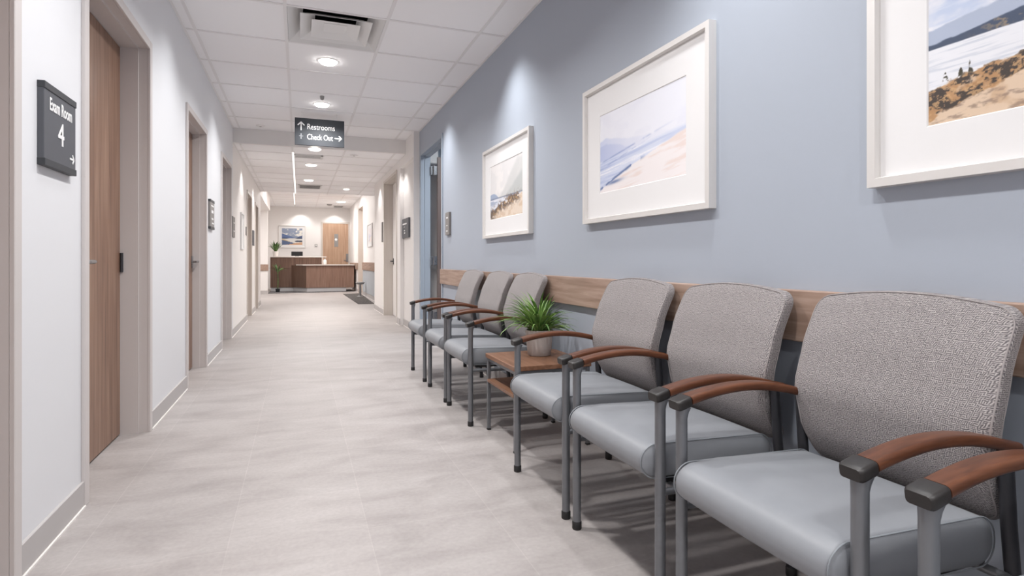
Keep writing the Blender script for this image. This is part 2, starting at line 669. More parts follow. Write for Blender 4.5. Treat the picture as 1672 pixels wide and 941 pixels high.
# suspended ceilings: tile quads between a real T-bar grid
def ceiling(name, gname, gx, gy, x0, x1, y0, y1, z, holes, label, bar=0.024):
    bm = bmesh.new()
    xs = [x0] + [g for g in gx if x0 < g < x1] + [x1]
    ys = [y0] + [g for g in gy if y0 < g < y1] + [y1]
    for i in range(len(xs) - 1):
        for j in range(len(ys) - 1):
            mid = ((xs[i] + xs[i + 1]) / 2, (ys[j] + ys[j + 1]) / 2)
            if any(h[0] < mid[0] < h[1] and h[2] < mid[1] < h[3] for h in holes):
                continue
            bx(bm, (xs[i], ys[j], z), (xs[i + 1], ys[j + 1], z + 0.02))
    o = tag(obj(name, bm, 'ceil'), label, 'ceiling', kind='structure')
    g = bmesh.new()
    b = bar / 2
    for x in xs[1:-1]:
        bx(g, (x - b, y0, z - 0.006), (x + b, y1, z + 0.004))
    for y in ys[1:-1]:
        for i in range(len(xs) - 1):
            bx(g, (xs[i] + (b if i else 0), y - b, z - 0.005), (xs[i + 1] - (b if i < len(xs) - 2 else 0), y + b, z + 0.004))
    bx(g, (x0, y0, z - 0.006), (x0 + 0.02, y1, z + 0.004))
    bx(g, (x1 - 0.02, y0, z - 0.006), (x1, y1, z + 0.004))
    tag(obj(gname, g, 'tbar'), 'white metal grid of ' + label, 'ceiling grid', kind='structure')


GX = [-0.745, -0.095, 0.61, 1.31]
GY = [4.93 + 0.70 * k for k in range(-11, 5)]
DIFF = (-0.095, 0.61, 4.23, 4.93)
ceiling('ceiling', 'trim_2', GX, GY, XL, XR, Y0, YH, ZC, [DIFF], 'the near corridor ceiling of white square tiles')
GY2 = [YH + 0.55 + 0.70 * k for k in range(9)]
ceiling('ceiling_far', 'trim_3', GX, GY2, XL, XA, YH + 0.06, YE, ZH, [], 'the lower far hall ceiling of white tiles')
GX3 = [-1.5, -0.8, -0.15, 0.55, 1.25]
GY3 = [YE + 0.5 + 0.7 * k for k in range(12)]
ceiling('ceiling_reception', 'trim_4', GX3, GY3, -2.15, XA, YE, YB, ZR, [], 'the raised reception ceiling of white tiles')
tag(obj('trim_5', box((XL, YE - 0.03, ZH + 0.02), (XA, YE, ZR + 0.02)), 'wall_warm'), 'riser between far hall and reception ceilings', 'bulkhead', kind='structure')


# baseboards
def baseboard(name, x0, x1, spans, label, caulk_dir=1):
    bm = bmesh.new()
    for a, b in spans:
        bx(bm, (x0, a, 0.006), (x1, b, 0.105), 0.002, 1)
    o = tag(obj(name, bm, 'base_grey'), label, 'baseboard', kind='structure')
    cb = bmesh.new()
    for a, b in spans:
        if caulk_dir > 0:
            bx(cb, (x0, a, 0.0), (x1 + 0.006, b, 0.006))
        else:
            bx(cb, (x0 - 0.006, a, 0.0), (x1, b, 0.006))
    obj('caulk_line', cb, 'caulk', o)
    return o


CW = 0.045
LB = []
y = Y0
for a, b, zt, rc in LD:
    LB.append((y, a - CW))
    y = b + CW
LB.append((y, YE))
baseboard('baseboard_left', XL, XL + 0.012, [s for s in LB if s[1] - s[0] > 0.05], 'grey vinyl baseboard along the left wall')
baseboard('baseboard_right', XR - 0.012, XR, [(Y0, RDY0 - 0.01)], 'grey vinyl baseboard behind the chairs', -1)
baseboard('baseboard_right_far', XW - 0.012, XW, [(7.75, RN0), (RN1, RW0 - CW), (RW1 + CW, 12.08)], 'grey vinyl baseboard along the white right wall', -1)
baseboard('baseboard_right_recess', XW + 0.048, XW + 0.06, [(RN0, RN1)], 'grey vinyl baseboard in the shallow recess', -1)
baseboard('baseboard_right_alcove', XA - 0.012, XA, [(12.08, AD0 - CW), (AD1 + CW, YB)], 'grey baseboard in the far right alcove', -1)
bm = box((-2.1, YP - 0.012, 0), (XP, YP, 0.105))
tag(obj('baseboard_back', bm, 'base_grey'), 'grey baseboard on the wall end beside the reception desk', 'baseboard', kind='structure')


# doors -----------------------------------------------------------------
def frame_bm(xf, side, depth, y0, y1, zt, proud=0.015):
    """steel door frame: jamb lining with a stop step plus a casing standing proud of the wall.
    side = +1: the corridor lies at +x of the wall face xf; -1: at -x"""
    bm = bmesh.new()
    t, cw = 0.022, CW

    def sb(xa, xb, ya, yb, za, zb, bev=0.0):
        lo, hi = sorted((xf + side * xa, xf + side * xb))
        bx(bm, (lo, ya, za), (hi, yb, zb), bev, 1)
    # casing (proud of the wall)
    sb(0.0, proud, y0 - cw, y0 + 0.004, 0, zt + cw, 0.002)
    sb(0.0, proud, y1 - 0.004, y1 + cw, 0, zt + cw, 0.002)
    sb(0.0, proud, y0 + 0.004, y1 - 0.004, zt - 0.004, zt + cw, 0.002)
    # jamb lining, front half narrower than the back half
    for xa, xb, th in ((-0.045, 0.0, 0.004), (-depth - 0.05, -0.045, t * 0.55)):
        sb(xa, xb, y0, y0 + th, 0, zt)
        sb(xa, xb, y1 - th, y1, 0, zt)
        sb(xa, xb, y0 + th, y1 - th, zt - th, zt)
    return bm


def lever(parent, x, y, z, side, dy, mat='chrome'):
    bm = bmesh.new()
    lo, hi = sorted((x, x + side * 0.008))
    bx(bm, (lo, y - 0.026, z - 0.055), (hi, y + 0.026, z + 0.055), 0.003, 2)
    tube(bm, [(x + side * 0.004, y, z), (x + side * 0.05, y, z)], 0.010, 12)
    tube(bm, [(x + side * 0.05, y - dy * 0.006, z), (x + side * 0.054, y + dy * 0.06, z), (x + side * 0.05, y + dy * 0.12, z)], [0.011, 0.010, 0.009], 12)
    return obj('door_handle', bm, mat, parent, 40)


def hinge(parent, x, y, z, mat='dark_steel', ax='x', w=0.03):
    bm = bmesh.new()
    tube(bm, [(x, y, z - 0.055), (x, y, z + 0.055)], 0.009, 12)
    if ax == 'x':
        bx(bm, (x - w, y - 0.003, z - 0.05), (x, y + 0.003, z + 0.05))
    else:
        bx(bm, (x - 0.003, y - w, z - 0.05), (x + 0.003, y, z + 0.05))
    return obj('hinge', bm, mat, parent, 40)


dlabels = ['nearest left door, only its grey frame edge showing', 'walnut exam room door beside the Exam Room 4 sign', 'second walnut door on the left with a lever handle',
           'third left door just before the dropped ceiling', 'first left door of the far hall', 'last left door of the far hall']
for i, (a, b, zt, rc) in enumerate(LD):
    d = empty('door_%d' % (i + 1), (XL, (a + b) / 2, 0))
    tag(d, dlabels[i], 'door', kind='structure')

    def put(o, d=d):
        o.location = -Vector(d.location)
        return o
    put(obj('door_frame', frame_bm(XL, 1, rc, a, b, zt), 'frame_grey' if i < 4 else 'frame_beige', d))
    leaf = put(obj('door_leaf', box((XL - rc - 0.044, a + 0.016, 0.008), (XL - rc, b - 0.016, zt - 0.016), 0.002, 1), 'door_wood', d))
    near = (i != 2)
    hy = a + 0.09 if i != 1 else Yx(148, XL - rc + 0.05) - 0.06
    if i in (0, 1, 3):
        lever(leaf, XL - rc, hy, 0.995, 1, 1)
    elif i == 2:
        lever(leaf, XL - rc, b - 0.045, 0.99, 1, -1)
    if i == 1:
        for hz in (0.99,):
            hinge(leaf, XL - rc + 0.008, b - 0.02, hz)
    d.rotation_euler = (0, 0, 0)

# open door in the blue wall
d = tag(empty('door_7', (XR, (RDY0 + RDY1) / 2, 0)), 'dark door standing open in the blue wall', 'door', kind='structure')
off = -Vector(d.location)
o = obj('door_frame', frame_bm(XR, -1, 0.07, RDY0, RDY1, RDZ, 0.012), 'frame_blue', d)
o.location = off
leaf = obj('door_leaf', box((1.745, 7.545, 0.008), (2.76, 7.59, 2.40), 0.002, 1), 'door_dark', d)
leaf.location = off
for hz in (0.25, 1.0, 2.22):
    bm = bmesh.new()
    bx(bm, (1.66, 7.583, hz - 0.06), (1.69, 7.612, hz + 0.06), 0.002, 1)
    tube(bm, [(1.70, 7.575, hz - 0.065), (1.70, 7.575, hz + 0.065)], 0.011, 12)
    bx(bm, (1.70, 7.562, hz - 0.06), (1.75, 7.568, hz + 0.06), 0.001, 1)
    obj('hinge', bm, 'chrome', leaf, 40)

# pale door in the white right wall
d = tag(empty('door_8', (XW, (RW0 + RW1) / 2, 0)), 'pale door in the white right wall past the recess', 'door', kind='structure')
off = -Vector(d.location)
o = obj('door_frame', frame_bm(XW, -1, 0.15, RW0, RW1, RWZ, 0.012), 'frame_beige', d)
o.location = off
leaf = obj('door_leaf', box((XW + 0.15, RW0 + 0.016, 0.008), (XW + 0.194, RW1 - 0.016, RWZ - 0.016), 0.002, 1), 'wall_warm', d)
leaf.location = off
lever(leaf, XW + 0.15, RW1 - 0.10, 0.99, -1, -1, 'dark_steel')

# narrow far opening by the mat
d = tag(empty('door_9', (XA, (AD0 + AD1) / 2, 0)), 'tall beige framed doorway at the far right by the mat', 'door', kind='structure')
off = -Vector(d.location)
o = obj('door_frame', frame_bm(XA, -1, 0.2, AD0, AD1, ADZ, 0.012), 'frame_beige', d)
o.location = off
leaf = obj('door_leaf', box((XA + 0.2, AD0 + 0.016, 0.008), (XA + 0.244, AD1 - 0.016, ADZ - 0.016), 0.002, 1), 'door_light', d)
leaf.location = off

# oak door in the back wall
BX0, BX1 = Xy(527, YB), Xy(568.5, YB)
BZ = Zp(365.5, (BX0 + BX1) / 2, YB)
d = tag(empty('door_10', ((BX0 + BX1) / 2, YB, 0)), 'light oak door in the end wall right of the reception picture', 'door', kind='structure')
off = -Vector(d.location)
bm = bmesh.new()
for xa, xb in ((BX0 - 0.06, BX0), (BX1, BX1 + 0.06)):
    bx(bm, (xa, YB - 0.02, 0), (xb, YB, BZ + 0.06), 0.003, 1)
bx(bm, (BX0, YB - 0.02, BZ), (BX1, YB, BZ + 0.06), 0.003, 1)
o = obj('door_frame', bm, 'frame_beige', d)
o.location = off
leaf = obj('door_leaf', box((BX0, YB - 0.012, 0.008), (BX1, YB, BZ)), 'door_light', d)
leaf.location = off
wx0, wx1 = Xy(545.8, YB), Xy(552.2, YB)
o = obj('vision_panel', box((wx0, YB - 0.02, Zp(403, 0.9, YB)), (wx1, YB - 0.011, Zp(382, 0.9, YB)), 0.003, 1), 'grey_plastic', leaf)
bm = bmesh.new()
t = bmesh.new()
bmesh.ops.create_uvsphere(t, u_segments=14, v_segments=8, radius=0.05)
for v in t.verts:
    v.co = Vector((v.co.x + (wx0 + wx1) / 2 - 0.01, v.co.y * 0.3 + YB - 0.022, v.co.z + Zp(391.5, 0.9, YB)))
merge(bm, t)
obj('push_button', bm, 'letter', leaf, 60)
bm = bmesh.new()
hx = Xy(566.8, YB)
bx(bm, (hx - 0.04, YB - 0.03, Zp(428, 1.2, YB)), (hx + 0.04, YB - 0.012, Zp(414.5, 1.2, YB)), 0.004, 1)
bx(bm, (hx - 0.12, YB - 0.07, 1.0), (hx + 0.02, YB - 0.05, 1.03), 0.004, 1)
bx(bm, (hx - 0.02, YB - 0.06, 1.0), (hx + 0.02, YB - 0.02, 1.03), 0.004, 1)
obj('door_handle', bm, 'chrome', leaf, 40)

# wooden wall rails ------------------------------------------------------
RZ0, RZ1 = 0.738, 0.905
o = obj('trim_6', box((XR - 0.03, Y0, RZ0), (XR, RDY0 - 0.005, RZ1), 0.004, 2), 'rail_wood')
tag(o, 'long oak bumper rail on the blue wall behind the chair backs', 'wall rail', kind='structure')
o = obj('trim_7', box((XA - 0.04, 12.08, Zp(443.5, XA, 14.2)), (XA, AD0 - 0.06, Zp(429, XA, 14.2)), 0.004, 1), 'rail_wood')
tag(o, 'short oak wall rail in the far right alcove above the pale panel', 'wall rail', kind='structure')
o = obj('trim_8', box((XA - 0.04, AD1 + 0.08, 0.72), (XA, YB - 0.6, 0.93), 0.004, 1), 'rail_wood')
tag(o, 'stub of oak wall rail between far right doorway and desk end', 'wall rail', kind='structure')
o = obj('trim_9', box((-2.1, YP - 0.03, 0.70), (XP + 0.02, YP, 0.89), 0.004, 1), 'rail_wood')
tag(o, 'stub of oak wall rail on the wall end left of the desk', 'wall rail', kind='structure')
o = obj('trim_10', box((XA - 0.018, 12.08, 0.11), (XA, AD0 - 0.06, Zp(444, XA, 14.2)), 0.003, 1), 'pale_panel')
tag(o, 'pale blue grey wall panel below the far right rail', 'wall panel', kind='structure')


# ------------------------------------------------------------------ waiting chairs
LEGX, LEGY = -0.23, 0.262


def seat_fn(x, y, z):
    # waterfall front, slight crown, slight fall to the back
    top = ss(-0.05, 0.05, z)
    crown = 0.012 * (1 - (y / 0.243) ** 2) * (1 - min(1, abs(x / 0.2425)) ** 2)
    front = -0.010 * ss(-0.10, -0.2425, x) if x < -0.10 else 0.0
    zz = z + top * (crown + front) - 0.012 * (x / 0.2425)
    bulge = -0.006 * (1 - (y / 0.243) ** 2) * ss(0.0, -0.24, x)
    return (x - 0.0325 + bulge, y, zz + 0.4085)


BH = 0.235


def back_fn(x, y, z):
    t = (z + BH) / (2 * BH)              # 0 bottom .. 1 top
    # front face line from wall side view: kicked back at the seat, full at the lumbar, leaning back at the top
    pts = [(0.0, 0.222), (0.22, 0.168), (0.45, 0.154), (0.7, 0.188), (1.0, 0.250)]
    for (ta, xa), (tb, xb) in zip(pts[:-1], pts[1:]):
        if t <= tb or tb == 1.0:
            u = (t - ta) / (tb - ta)
            xf = xa + (xb - xa) * (u * u * (3 - 2 * u) * 0.35 + u * 0.65)
            break
    thick = 0.056 - 0.010 * t
    wscale = 0.93 + 0.07 * ss(0.0, 0.55, t)
    hollow = 0.008 * (1 - (y / 0.25) ** 2) * (1 if x < 0 else 0)
    arch = 0.026 * (1 - (y / 0.25) ** 2) * ss(0.5, 1.0, t)
    return (xf + (x / 0.03 + 1) * 0.5 * thick + hollow * 0.6, y * wscale, 0.425 + t * 2 * BH + arch)


def arm_z(t):
    return 0.611 + 0.037 * math.sin(PI * min(1, t * 1.02)) ** 0.9 - 0.004 * t


def arm_ring(x, z, slope, a, b, y0, r=0.009):
    d = Vector((1, 0, slope)).normalized()
    up = Vector((-d.z, 0, d.x))
    return [Vector((x, y0, z)) + Vector((0, p, 0)) + up * q for p, q in rrect(a, b, r, 3)]


def make_chair():
    root = empty('waiting_chair')
    # seat
    st = obj('seat', cushion((0.2425, 0.243, 0.0535), (0.052, 0.020, 0.050), seat_fn, 10, 5), 'vinyl', root, 60)
    for sg in (-1, 1):
        loop = []
        for p, q in rrect(0.2425 + 0.0005, 0.0535 + 0.0005, 0.050, 6):
            loop.append(seat_fn(p, sg * 0.2325, q))
        bm = bmesh.new()
        tube(bm, loop, 0.0017, 6, close=True)
        obj('seat_piping', bm, 'piping_vinyl', st, 60)
    # backrest
    bk = obj('backrest', cushion((0.03, 0.256, BH), (0.016, 0.036, 0.038), back_fn, 11, 5), 'fabric', root, 60)
    for xs_ in (-0.022, 0.022):
        loop = [back_fn(xs_, p, q) for p, q in rrect(0.256 - 0.003, BH - 0.003, 0.038, 6)]
        dense = []
        for i in range(len(loop)):
            a, b = Vector(loop[i]), Vector(loop[(i + 1) % len(loop)])
            dense.append(a)
        # long straight sides follow the curved face
        fine = []
        out = rrect(0.256 - 0.003, BH - 0.003, 0.038, 6)
        for i in range(len(out)):
            p0, p1 = out[i], out[(i + 1) % len(out)]
            L = math.hypot(p1[0] - p0[0], p1[1] - p0[1])
            n = max(1, int(L / 0.03))
            for k in range(n):
                u = k / n
                fine.append(back_fn(xs_, p0[0] + (p1[0] - p0[0]) * u, p0[1] + (p1[1] - p0[1]) * u))
        bm = bmesh.new()
        tube(bm, fine, 0.0021, 6, close=True)
        obj('back_piping', bm, 'piping', bk, 60)
    # legs with rubber glides
    for sg in (-1, 1):
        y = sg * LEGY
        bm = bmesh.new()
        tube(bm, [(LEGX, y, 0.022), (LEGX, y, 0.30), (LEGX, y, 0.575), (LEGX + 0.002, y, 0.592), (LEGX + 0.006, y, 0.606)],
             [0.0155, 0.0155, 0.0155, 0.0175, 0.020], 18)
        lg = obj('leg', bm, 'steel', root, 50)
        bm = bmesh.new()
        lathe(bm, [(0.0165, 0.0), (0.0178, 0.004), (0.0178, 0.027), (0.016, 0.030)], LEGX, y, 18)
        obj('foot_glide', bm, 'black', lg, 40)
        bm = bmesh.new()
        tube(bm, [(0.262, y, 0.022), (0.228, y, 0.26), (0.205, y, 0.44), (0.192, y, 0.606)], 0.0145, 16)
        lg = obj('leg', bm, 'dark_steel', root, 50)
        bm = bmesh.new()
        lathe(bm, [(0.0158, 0.0), (0.017, 0.004), (0.017, 0.027), (0.015, 0.030)], 0.262, y, 16)
        obj('foot_glide', bm, 'black', lg, 40)
    # armrests: arched walnut bar with a moulded front cap
    for sg in (-1, 1):
        y = sg * LEGY
        xa, xb = -0.254, 0.212
        N = 22
        rings, cap_rings = [], []
        for k in range(N + 1):
            t = k / N
            x = xa + (xb - xa) * t
            e = 1e-3
            sl = (arm_z(t + e) - arm_z(t - e)) / (2 * e) / (xb - xa) if 0 < t < 1 else (arm_z(t + e) - arm_z(t)) / e / (xb - xa) if t == 0 else -0.2
            a = 0.0245 - 0.002 * t
            if x > -0.222:
                rings.append(arm_ring(x, arm_z(t), sl, a, 0.0118, y))
        x0 = rings[0][0].x
        ar = obj('armrest', loft(bmesh.new(), rings), 'arm_wood', root, 35)
        for t, k in ((-0.006, 0.80), (0.004, 0.95), (0.016, 1.0), (0.078, 1.0), (0.083, 0.97)):
            x = xa + (xb - xa) * t
            tt = max(0.0, t)
            sl = 0.13 if t < 0.05 else 0.17
            cap_rings.append(arm_ring(x, arm_z(tt) - 0.0005, sl, 0.0262 * k, 0.0140 * k, y, 0.008 * k))
        obj('arm_cap', loft(bmesh.new(), cap_rings), 'cap', ar, 40)
    # under-seat frame
    bm = bmesh.new()
    for sg in (-1, 1):
        tube(bm, [(LEGX, sg * LEGY, 0.335), (0.218, sg * LEGY, 0.328)], 0.0105, 12)
    tube(bm, [(-0.17, -LEGY, 0.335), (-0.17, LEGY, 0.335)], 0.0105, 12)
    tube(bm, [(0.20, -LEGY, 0.33), (0.20, LEGY, 0.33)], 0.0105, 12)
    obj('seat_frame', bm, 'steel', root, 50)
    obj('seat_pan', box((-0.19, -0.225, 0.343), (0.195, 0.225, 0.364), 0.004, 1), 'black', root)
    return root


def copy_tree(o, parent=None):
    c = o.copy()
    COL.objects.link(c)
    if parent is not None:
        c.parent = parent
    for ch in o.children:
        copy_tree(ch, c)
    return c


CX = 1.20
chairs = [
    (0.376, 'grey armchair cut off at the bottom right corner, nearest of the seven'),
    (1.023, 'large close grey armchair with its whole seat in view, next to the cut off one'),
    (1.645, 'grey armchair in the middle of the near row of chairs'),
    (2.262, 'grey armchair right beside the side table, on its near side'),
    (3.578, 'grey armchair behind the potted plant, on the far side of the side table'),
    (4.198, 'grey armchair in the middle of the far group of three'),
    (4.925, 'grey armchair farthest down the hall, next to the open blue door'),
]
proto = make_chair()
allch = [proto] + [copy_tree(proto) for _ in chairs[1:]]
for o, (y, lab) in zip(allch, chairs):
    o.location = (CX, y, 0)
    tag(o, lab, 'chair', 'waiting chairs along the blue wall')

# ------------------------------------------------------------------ side table with plant
TX0, TX1, TY0, TY1 = 1.035, 1.485, 2.745, 3.225
t = tag(empty('side_table', ((TX0 + TX1) / 2, (TY0 + TY1) / 2, 0)), 'low walnut side table with a lower shelf and steel legs between chairs', 'table')
off = -Vector(t.location)
parts = [obj('tabletop', box((TX0, TY0, 0.427), (TX1, TY1, 0.452), 0.002, 1), 'table_wood', t),
         obj('shelf', box((TX0 + 0.004, TY0 + 0.022, 0.285), (TX1 - 0.004, TY1 - 0.022, 0.303), 0.002, 1), 'table_wood', t)]
bm = bmesh.new()
for y in (TY0 + 0.010, TY1 - 0.028):
    bx(bm, (TX0 + 0.028, y, 0.409), (TX1 - 0.028, y + 0.018, 0.427))
for x in (TX0 + 0.008, TX1 - 0.026):
    bx(bm, (x, TY0 + 0.028, 0.409), (x + 0.018, TY1 - 0.028, 0.427))
parts.append(obj('frame', bm, 'steel', t))
for x in (TX0 + 0.006, TX1 - 0.026):
    for y in (TY0 + 0.006, TY1 - 0.026):
        lg = obj('leg', box((x, y, 0.008), (x + 0.02, y + 0.02, 0.427), 0.003, 1), 'steel', t)
        gl = obj('foot_glide', box((x - 0.001, y - 0.001, 0.0), (x + 0.021, y + 0.021, 0.010), 0.002, 1), 'black', lg)
        parts.append(lg)
for p in parts:
    p.location = off


def blade(bm, base, ang, length, lift, droop, width, n=9):
    """one arching strap leaf with a folded midrib"""
    d = Vector((math.cos(ang), math.sin(ang), 0))
    side = Vector((-d.y, d.x, 0))
    rows = []
    p = Vector(base)
    el = lift
    step = length / n
    for k in range(n + 1):
        u = k / n
        w = width * (0.55 + 0.9 * u) if u < 0.5 else width * (1.0) * (1 - ((u - 0.5) / 0.5) ** 1.6)
        w = max(w, 0.0004)
        up = Vector((-d.x * math.sin(el), -d.y * math.sin(el), math.cos(el)))
        rows.append([bm.verts.new(p - side * w + up * w * 0.45), bm.verts.new(p), bm.verts.new(p + side * w + up * w * 0.45)])
        p = p + (d * math.cos(el) + Vector((0, 0, 1)) * math.sin(el)) * step
        el -= droop / n * (0.4 + 1.2 * u)
    for a, b in zip(rows[:-1], rows[1:]):
        bm.faces.new((a[0], a[1], b[1], b[0]))
        bm.faces.new((a[1], a[2], b[2], b[1]))


PX, PY, PZ = 1.305, 3.045, 0.452
pt = tag(empty('potted_plant', (PX, PY, PZ)), 'green grassy potted plant in a grey concrete pot on the side table', 'plant')
bm = bmesh.new()
lathe(bm, [(0.060, 0.0), (0.067, 0.005), (0.073, 0.06), (0.080, 0.144), (0.079, 0.148), (0.074, 0.148), (0.072, 0.128)], n=40)
obj('pot', bm, 'pot', pt, 50)
bm = bmesh.new()
lathe(bm, [(0.0725, 0.120), (0.072, 0.132), (0.03, 0.138)], n=24)
obj('soil', bm, 'soil', pt, 50)
bm = bmesh.new()
rnd = random.Random(3)
for k in range(170):
    ang = rnd.uniform(0, 2 * PI)
    q = rnd.random()
    lift = 1.50 - 1.05 * q + rnd.uniform(-0.1, 0.1)
    L = rnd.uniform(0.20, 0.31) * (0.92 + 0.12 * (1 - abs(q - 0.5)))
    r0 = 0.035 * rnd.random()
    if math.cos(ang) > 0.3:
        L *= 0.75
    blade(bm, (r0 * math.cos(ang), r0 * math.sin(ang), 0.132), ang, L, lift, rnd.uniform(0.9, 2.0), rnd.uniform(0.0045, 0.0078))
fo = obj('foliage', bm, 'leaf', pt, 80)

# ------------------------------------------------------------------ pictures


def vnoise(x, y, seed):
    xi, yi = np.floor(x).astype(int), np.floor(y).astype(int)
    xf, yf = x - xi, y - yi

    def h(a, b):
        v = np.sin(a * 127.1 + b * 311.7 + seed * 74.7) * 43758.5453
        return v - np.floor(v)
    u, w = xf * xf * (3 - 2 * xf), yf * yf * (3 - 2 * yf)
    return (h(xi, yi) * (1 - u) + h(xi + 1, yi) * u) * (1 - w) + (h(xi, yi + 1) * (1 - u) + h(xi + 1, yi + 1) * u) * w


def fbm(x, y, seed, oct=5):
    s, a, tot = 0, 0.5, 0
    for k in range(oct):
        s = s + a * vnoise(x * 2 ** k, y * 2 ** k, seed + k * 3)
        tot += a
        a *= 0.5
    return s / tot


def mixc(base, mask, col):
    return base * (1 - mask[..., None]) + np.array(col, float)[None, None, :] * mask[..., None]


def sm(a, b, x):
    t = np.clip((x - a) / (b - a), 0, 1)
    return t * t * (3 - 2 * t)


def art_shore(u, v):
    """lake with hills beyond and a scrubby sand bank in front"""
    n1, n2, n3 = fbm(u * 5, v * 5, 1), fbm(u * 14, v * 14, 5), fbm(u * 45, v * 45, 9)
    c = np.ones(u.shape + (3,)) * np.array([222, 222, 228.])
    c = mixc(c, sm(0.48, 0.66, n1 + 0.2 * (v - 0.7)) * 0.8, (176, 190, 216))
    c = mixc(c, sm(0.5, 0.6, fbm(u * 3 + 4, v * 9, 21)) * 0.5, (236, 234, 236))
    hill = 0.56 + 0.10 * np.sin(u * 3.1 + 0.2) * u + 0.05 * (n2 - 0.5) + 0.10 * u
    c = mixc(c, sm(0.006, -0.006, v - hill) * 0.95, (166, 176, 196))
    dark = 0.475 + 0.26 * np.clip(u - 0.08, 0, 1) ** 1.1 + 0.03 * (n2 - 0.5)
    md = sm(0.005, -0.005, v - dark)
    c = mixc(c, md, (74, 84, 104))
    c = mixc(c, md * sm(0.5, 0.6, fbm(u * 30 + v * 20, v * 26, 33)) * sm(0.10, 0.25, u) * sm(0.45, 0.6, fbm(u * 70, v * 60, 34)), (140, 126, 112))
    lake = 0.445 + 0.006 * (n2 - 0.5)
    ml = sm(0.003, -0.003, v - lake)
    c = mixc(c, ml, (224, 225, 230))
    c = mixc(c, ml * sm(0.52, 0.7, fbm(u * 6, v * 60, 41)) * 0.6, (186, 192, 204))
    bank = 0.215 + 0.33 * u - 0.12 * u * u + 0.05 * (n2 - 0.5) + 0.03 * (n3 - 0.5)
    mb = sm(0.006, -0.006, v - bank)
    c = mixc(c, mb, (214, 190, 166))
    c = mixc(c, mb * sm(0.45, 0.65, n2) * 0.55, (186, 152, 120))
    c = mixc(c, mb * sm(0.50, 0.66, 0.7 * fbm(u * 14 + 9, v * 34, 51) + 0.3 * fbm(u * 70, v * 90, 52)) * 0.7, (138, 118, 106))
    scrub = bank - 0.03 - 0.19 * np.clip(1 - u * 2.1, 0.10, 1) * (0.35 + 1.1 * n2)
    ms = mb * sm(-0.01, 0.01, v - scrub)
    c = mixc(c, ms * 0.85 * sm(0.25, 0.6, n2 + 0.4 * n3), (172, 130, 90))
    c = mixc(c, ms * sm(0.40, 0.52, 0.6 * fbm(u * 26, v * 22, 61) + 0.4 * fbm(u * 90, v * 70, 62)), (72, 64, 60))
    c = mixc(c, ms * sm(0.56, 0.66, fbm(u * 90, v * 70, 71)) * 0.8, (196, 158, 116))
    twig = bank + 0.10 * np.clip(fbm(u * 38, v * 4, 81, 3) - 0.55, 0, 1) * 3.0 * np.clip(1.2 - u, 0, 1)
    mt = sm(0.004, -0.004, v - twig) * (1 - mb) * sm(0.42, 0.55, n3)
    c = mixc(c, mt, (70, 66, 56))
    return c


def art_pale(u, v):
    """washed out sea and sand in lavender blues"""
    n1, n2 = fbm(u * 4, v * 4, 2), fbm(u * 12, v * 12, 6)
    c = np.ones(u.shape + (3,)) * np.array([226, 227, 235.])
    c = mixc(c, sm(0.45, 0.65, n1) * 0.5, (218, 219, 230))
    h1 = 0.66 + 0.06 * np.sin(u * 9) * np.exp(-u * 3) - 0.16 * u + 0.04 * (n2 - 0.5)
    c = mixc(c, sm(0.01, -0.02, v - h1) * np.exp(-u * 2.6) * 0.8, (186, 194, 222))
    h2 = 0.56 + 0.07 * np.sin(u * 7 + 0.6) - 0.18 * u + 0.05 * (n2 - 0.5)
    c = mixc(c, sm(0.01, -0.02, v - h2) * np.exp(-u * 2.2) * 0.7, (170, 180, 214))
    sl = v - 0.16 * u
    st = fbm(u * 2.2, sl * 30, 12)
    sea = sm(0.02, -0.02, v - (0.40 + 0.12 * u))
    c = mixc(c, sea * 0.8, (206, 212, 229))
    c = mixc(c, sea * sm(0.46, 0.70, st) * 0.75 * np.clip(1.1 - u * 0.7, 0, 1), (162, 175, 210))
    c = mixc(c, sea * sm(0.36, 0.26, st) * 0.8, (234, 234, 240))
    c = mixc(c, np.exp(-((v - 0.385 - 0.24 * u) / 0.010) ** 2) * sm(0.3, 0.6, n2) * 0.6 * sm(1.0, 0.3, u), (120, 138, 186))
    c = mixc(c, np.exp(-((v - 0.30 - 0.33 * u) / 0.008) ** 2) * sm(0.4, 0.6, n2) * 0.6 * sm(0.8, 0.2, u), (140, 154, 196))
    shore = 0.05 + 0.52 * u + 0.03 * (n2 - 0.5) - 0.10 * u * u
    ms = sm(0.012, -0.012, v - shore)
    c = mixc(c, ms, (232, 226, 226))
    c = mixc(c, ms * sm(0.5, 0.66, fbm(u * 3, (v - 0.2 * u) * 20, 31)) * 0.6, (222, 202, 194))
    rock = np.exp(-((v - shore - 0.006) / 0.016) ** 2) * sm(0.45, 0.52, fbm(u * 16, v * 20, 17)) * sm(0.62, 0.45, u)
    rock = np.maximum(rock, np.exp(-((v - 0.105 - 0.12 * (u - 0.15)) / 0.02) ** 2) * np.exp(-((u - 0.2) / 0.10) ** 2) * 0.9)
    c = mixc(c, np.clip(rock, 0, 1), (98, 116, 158))
    return c


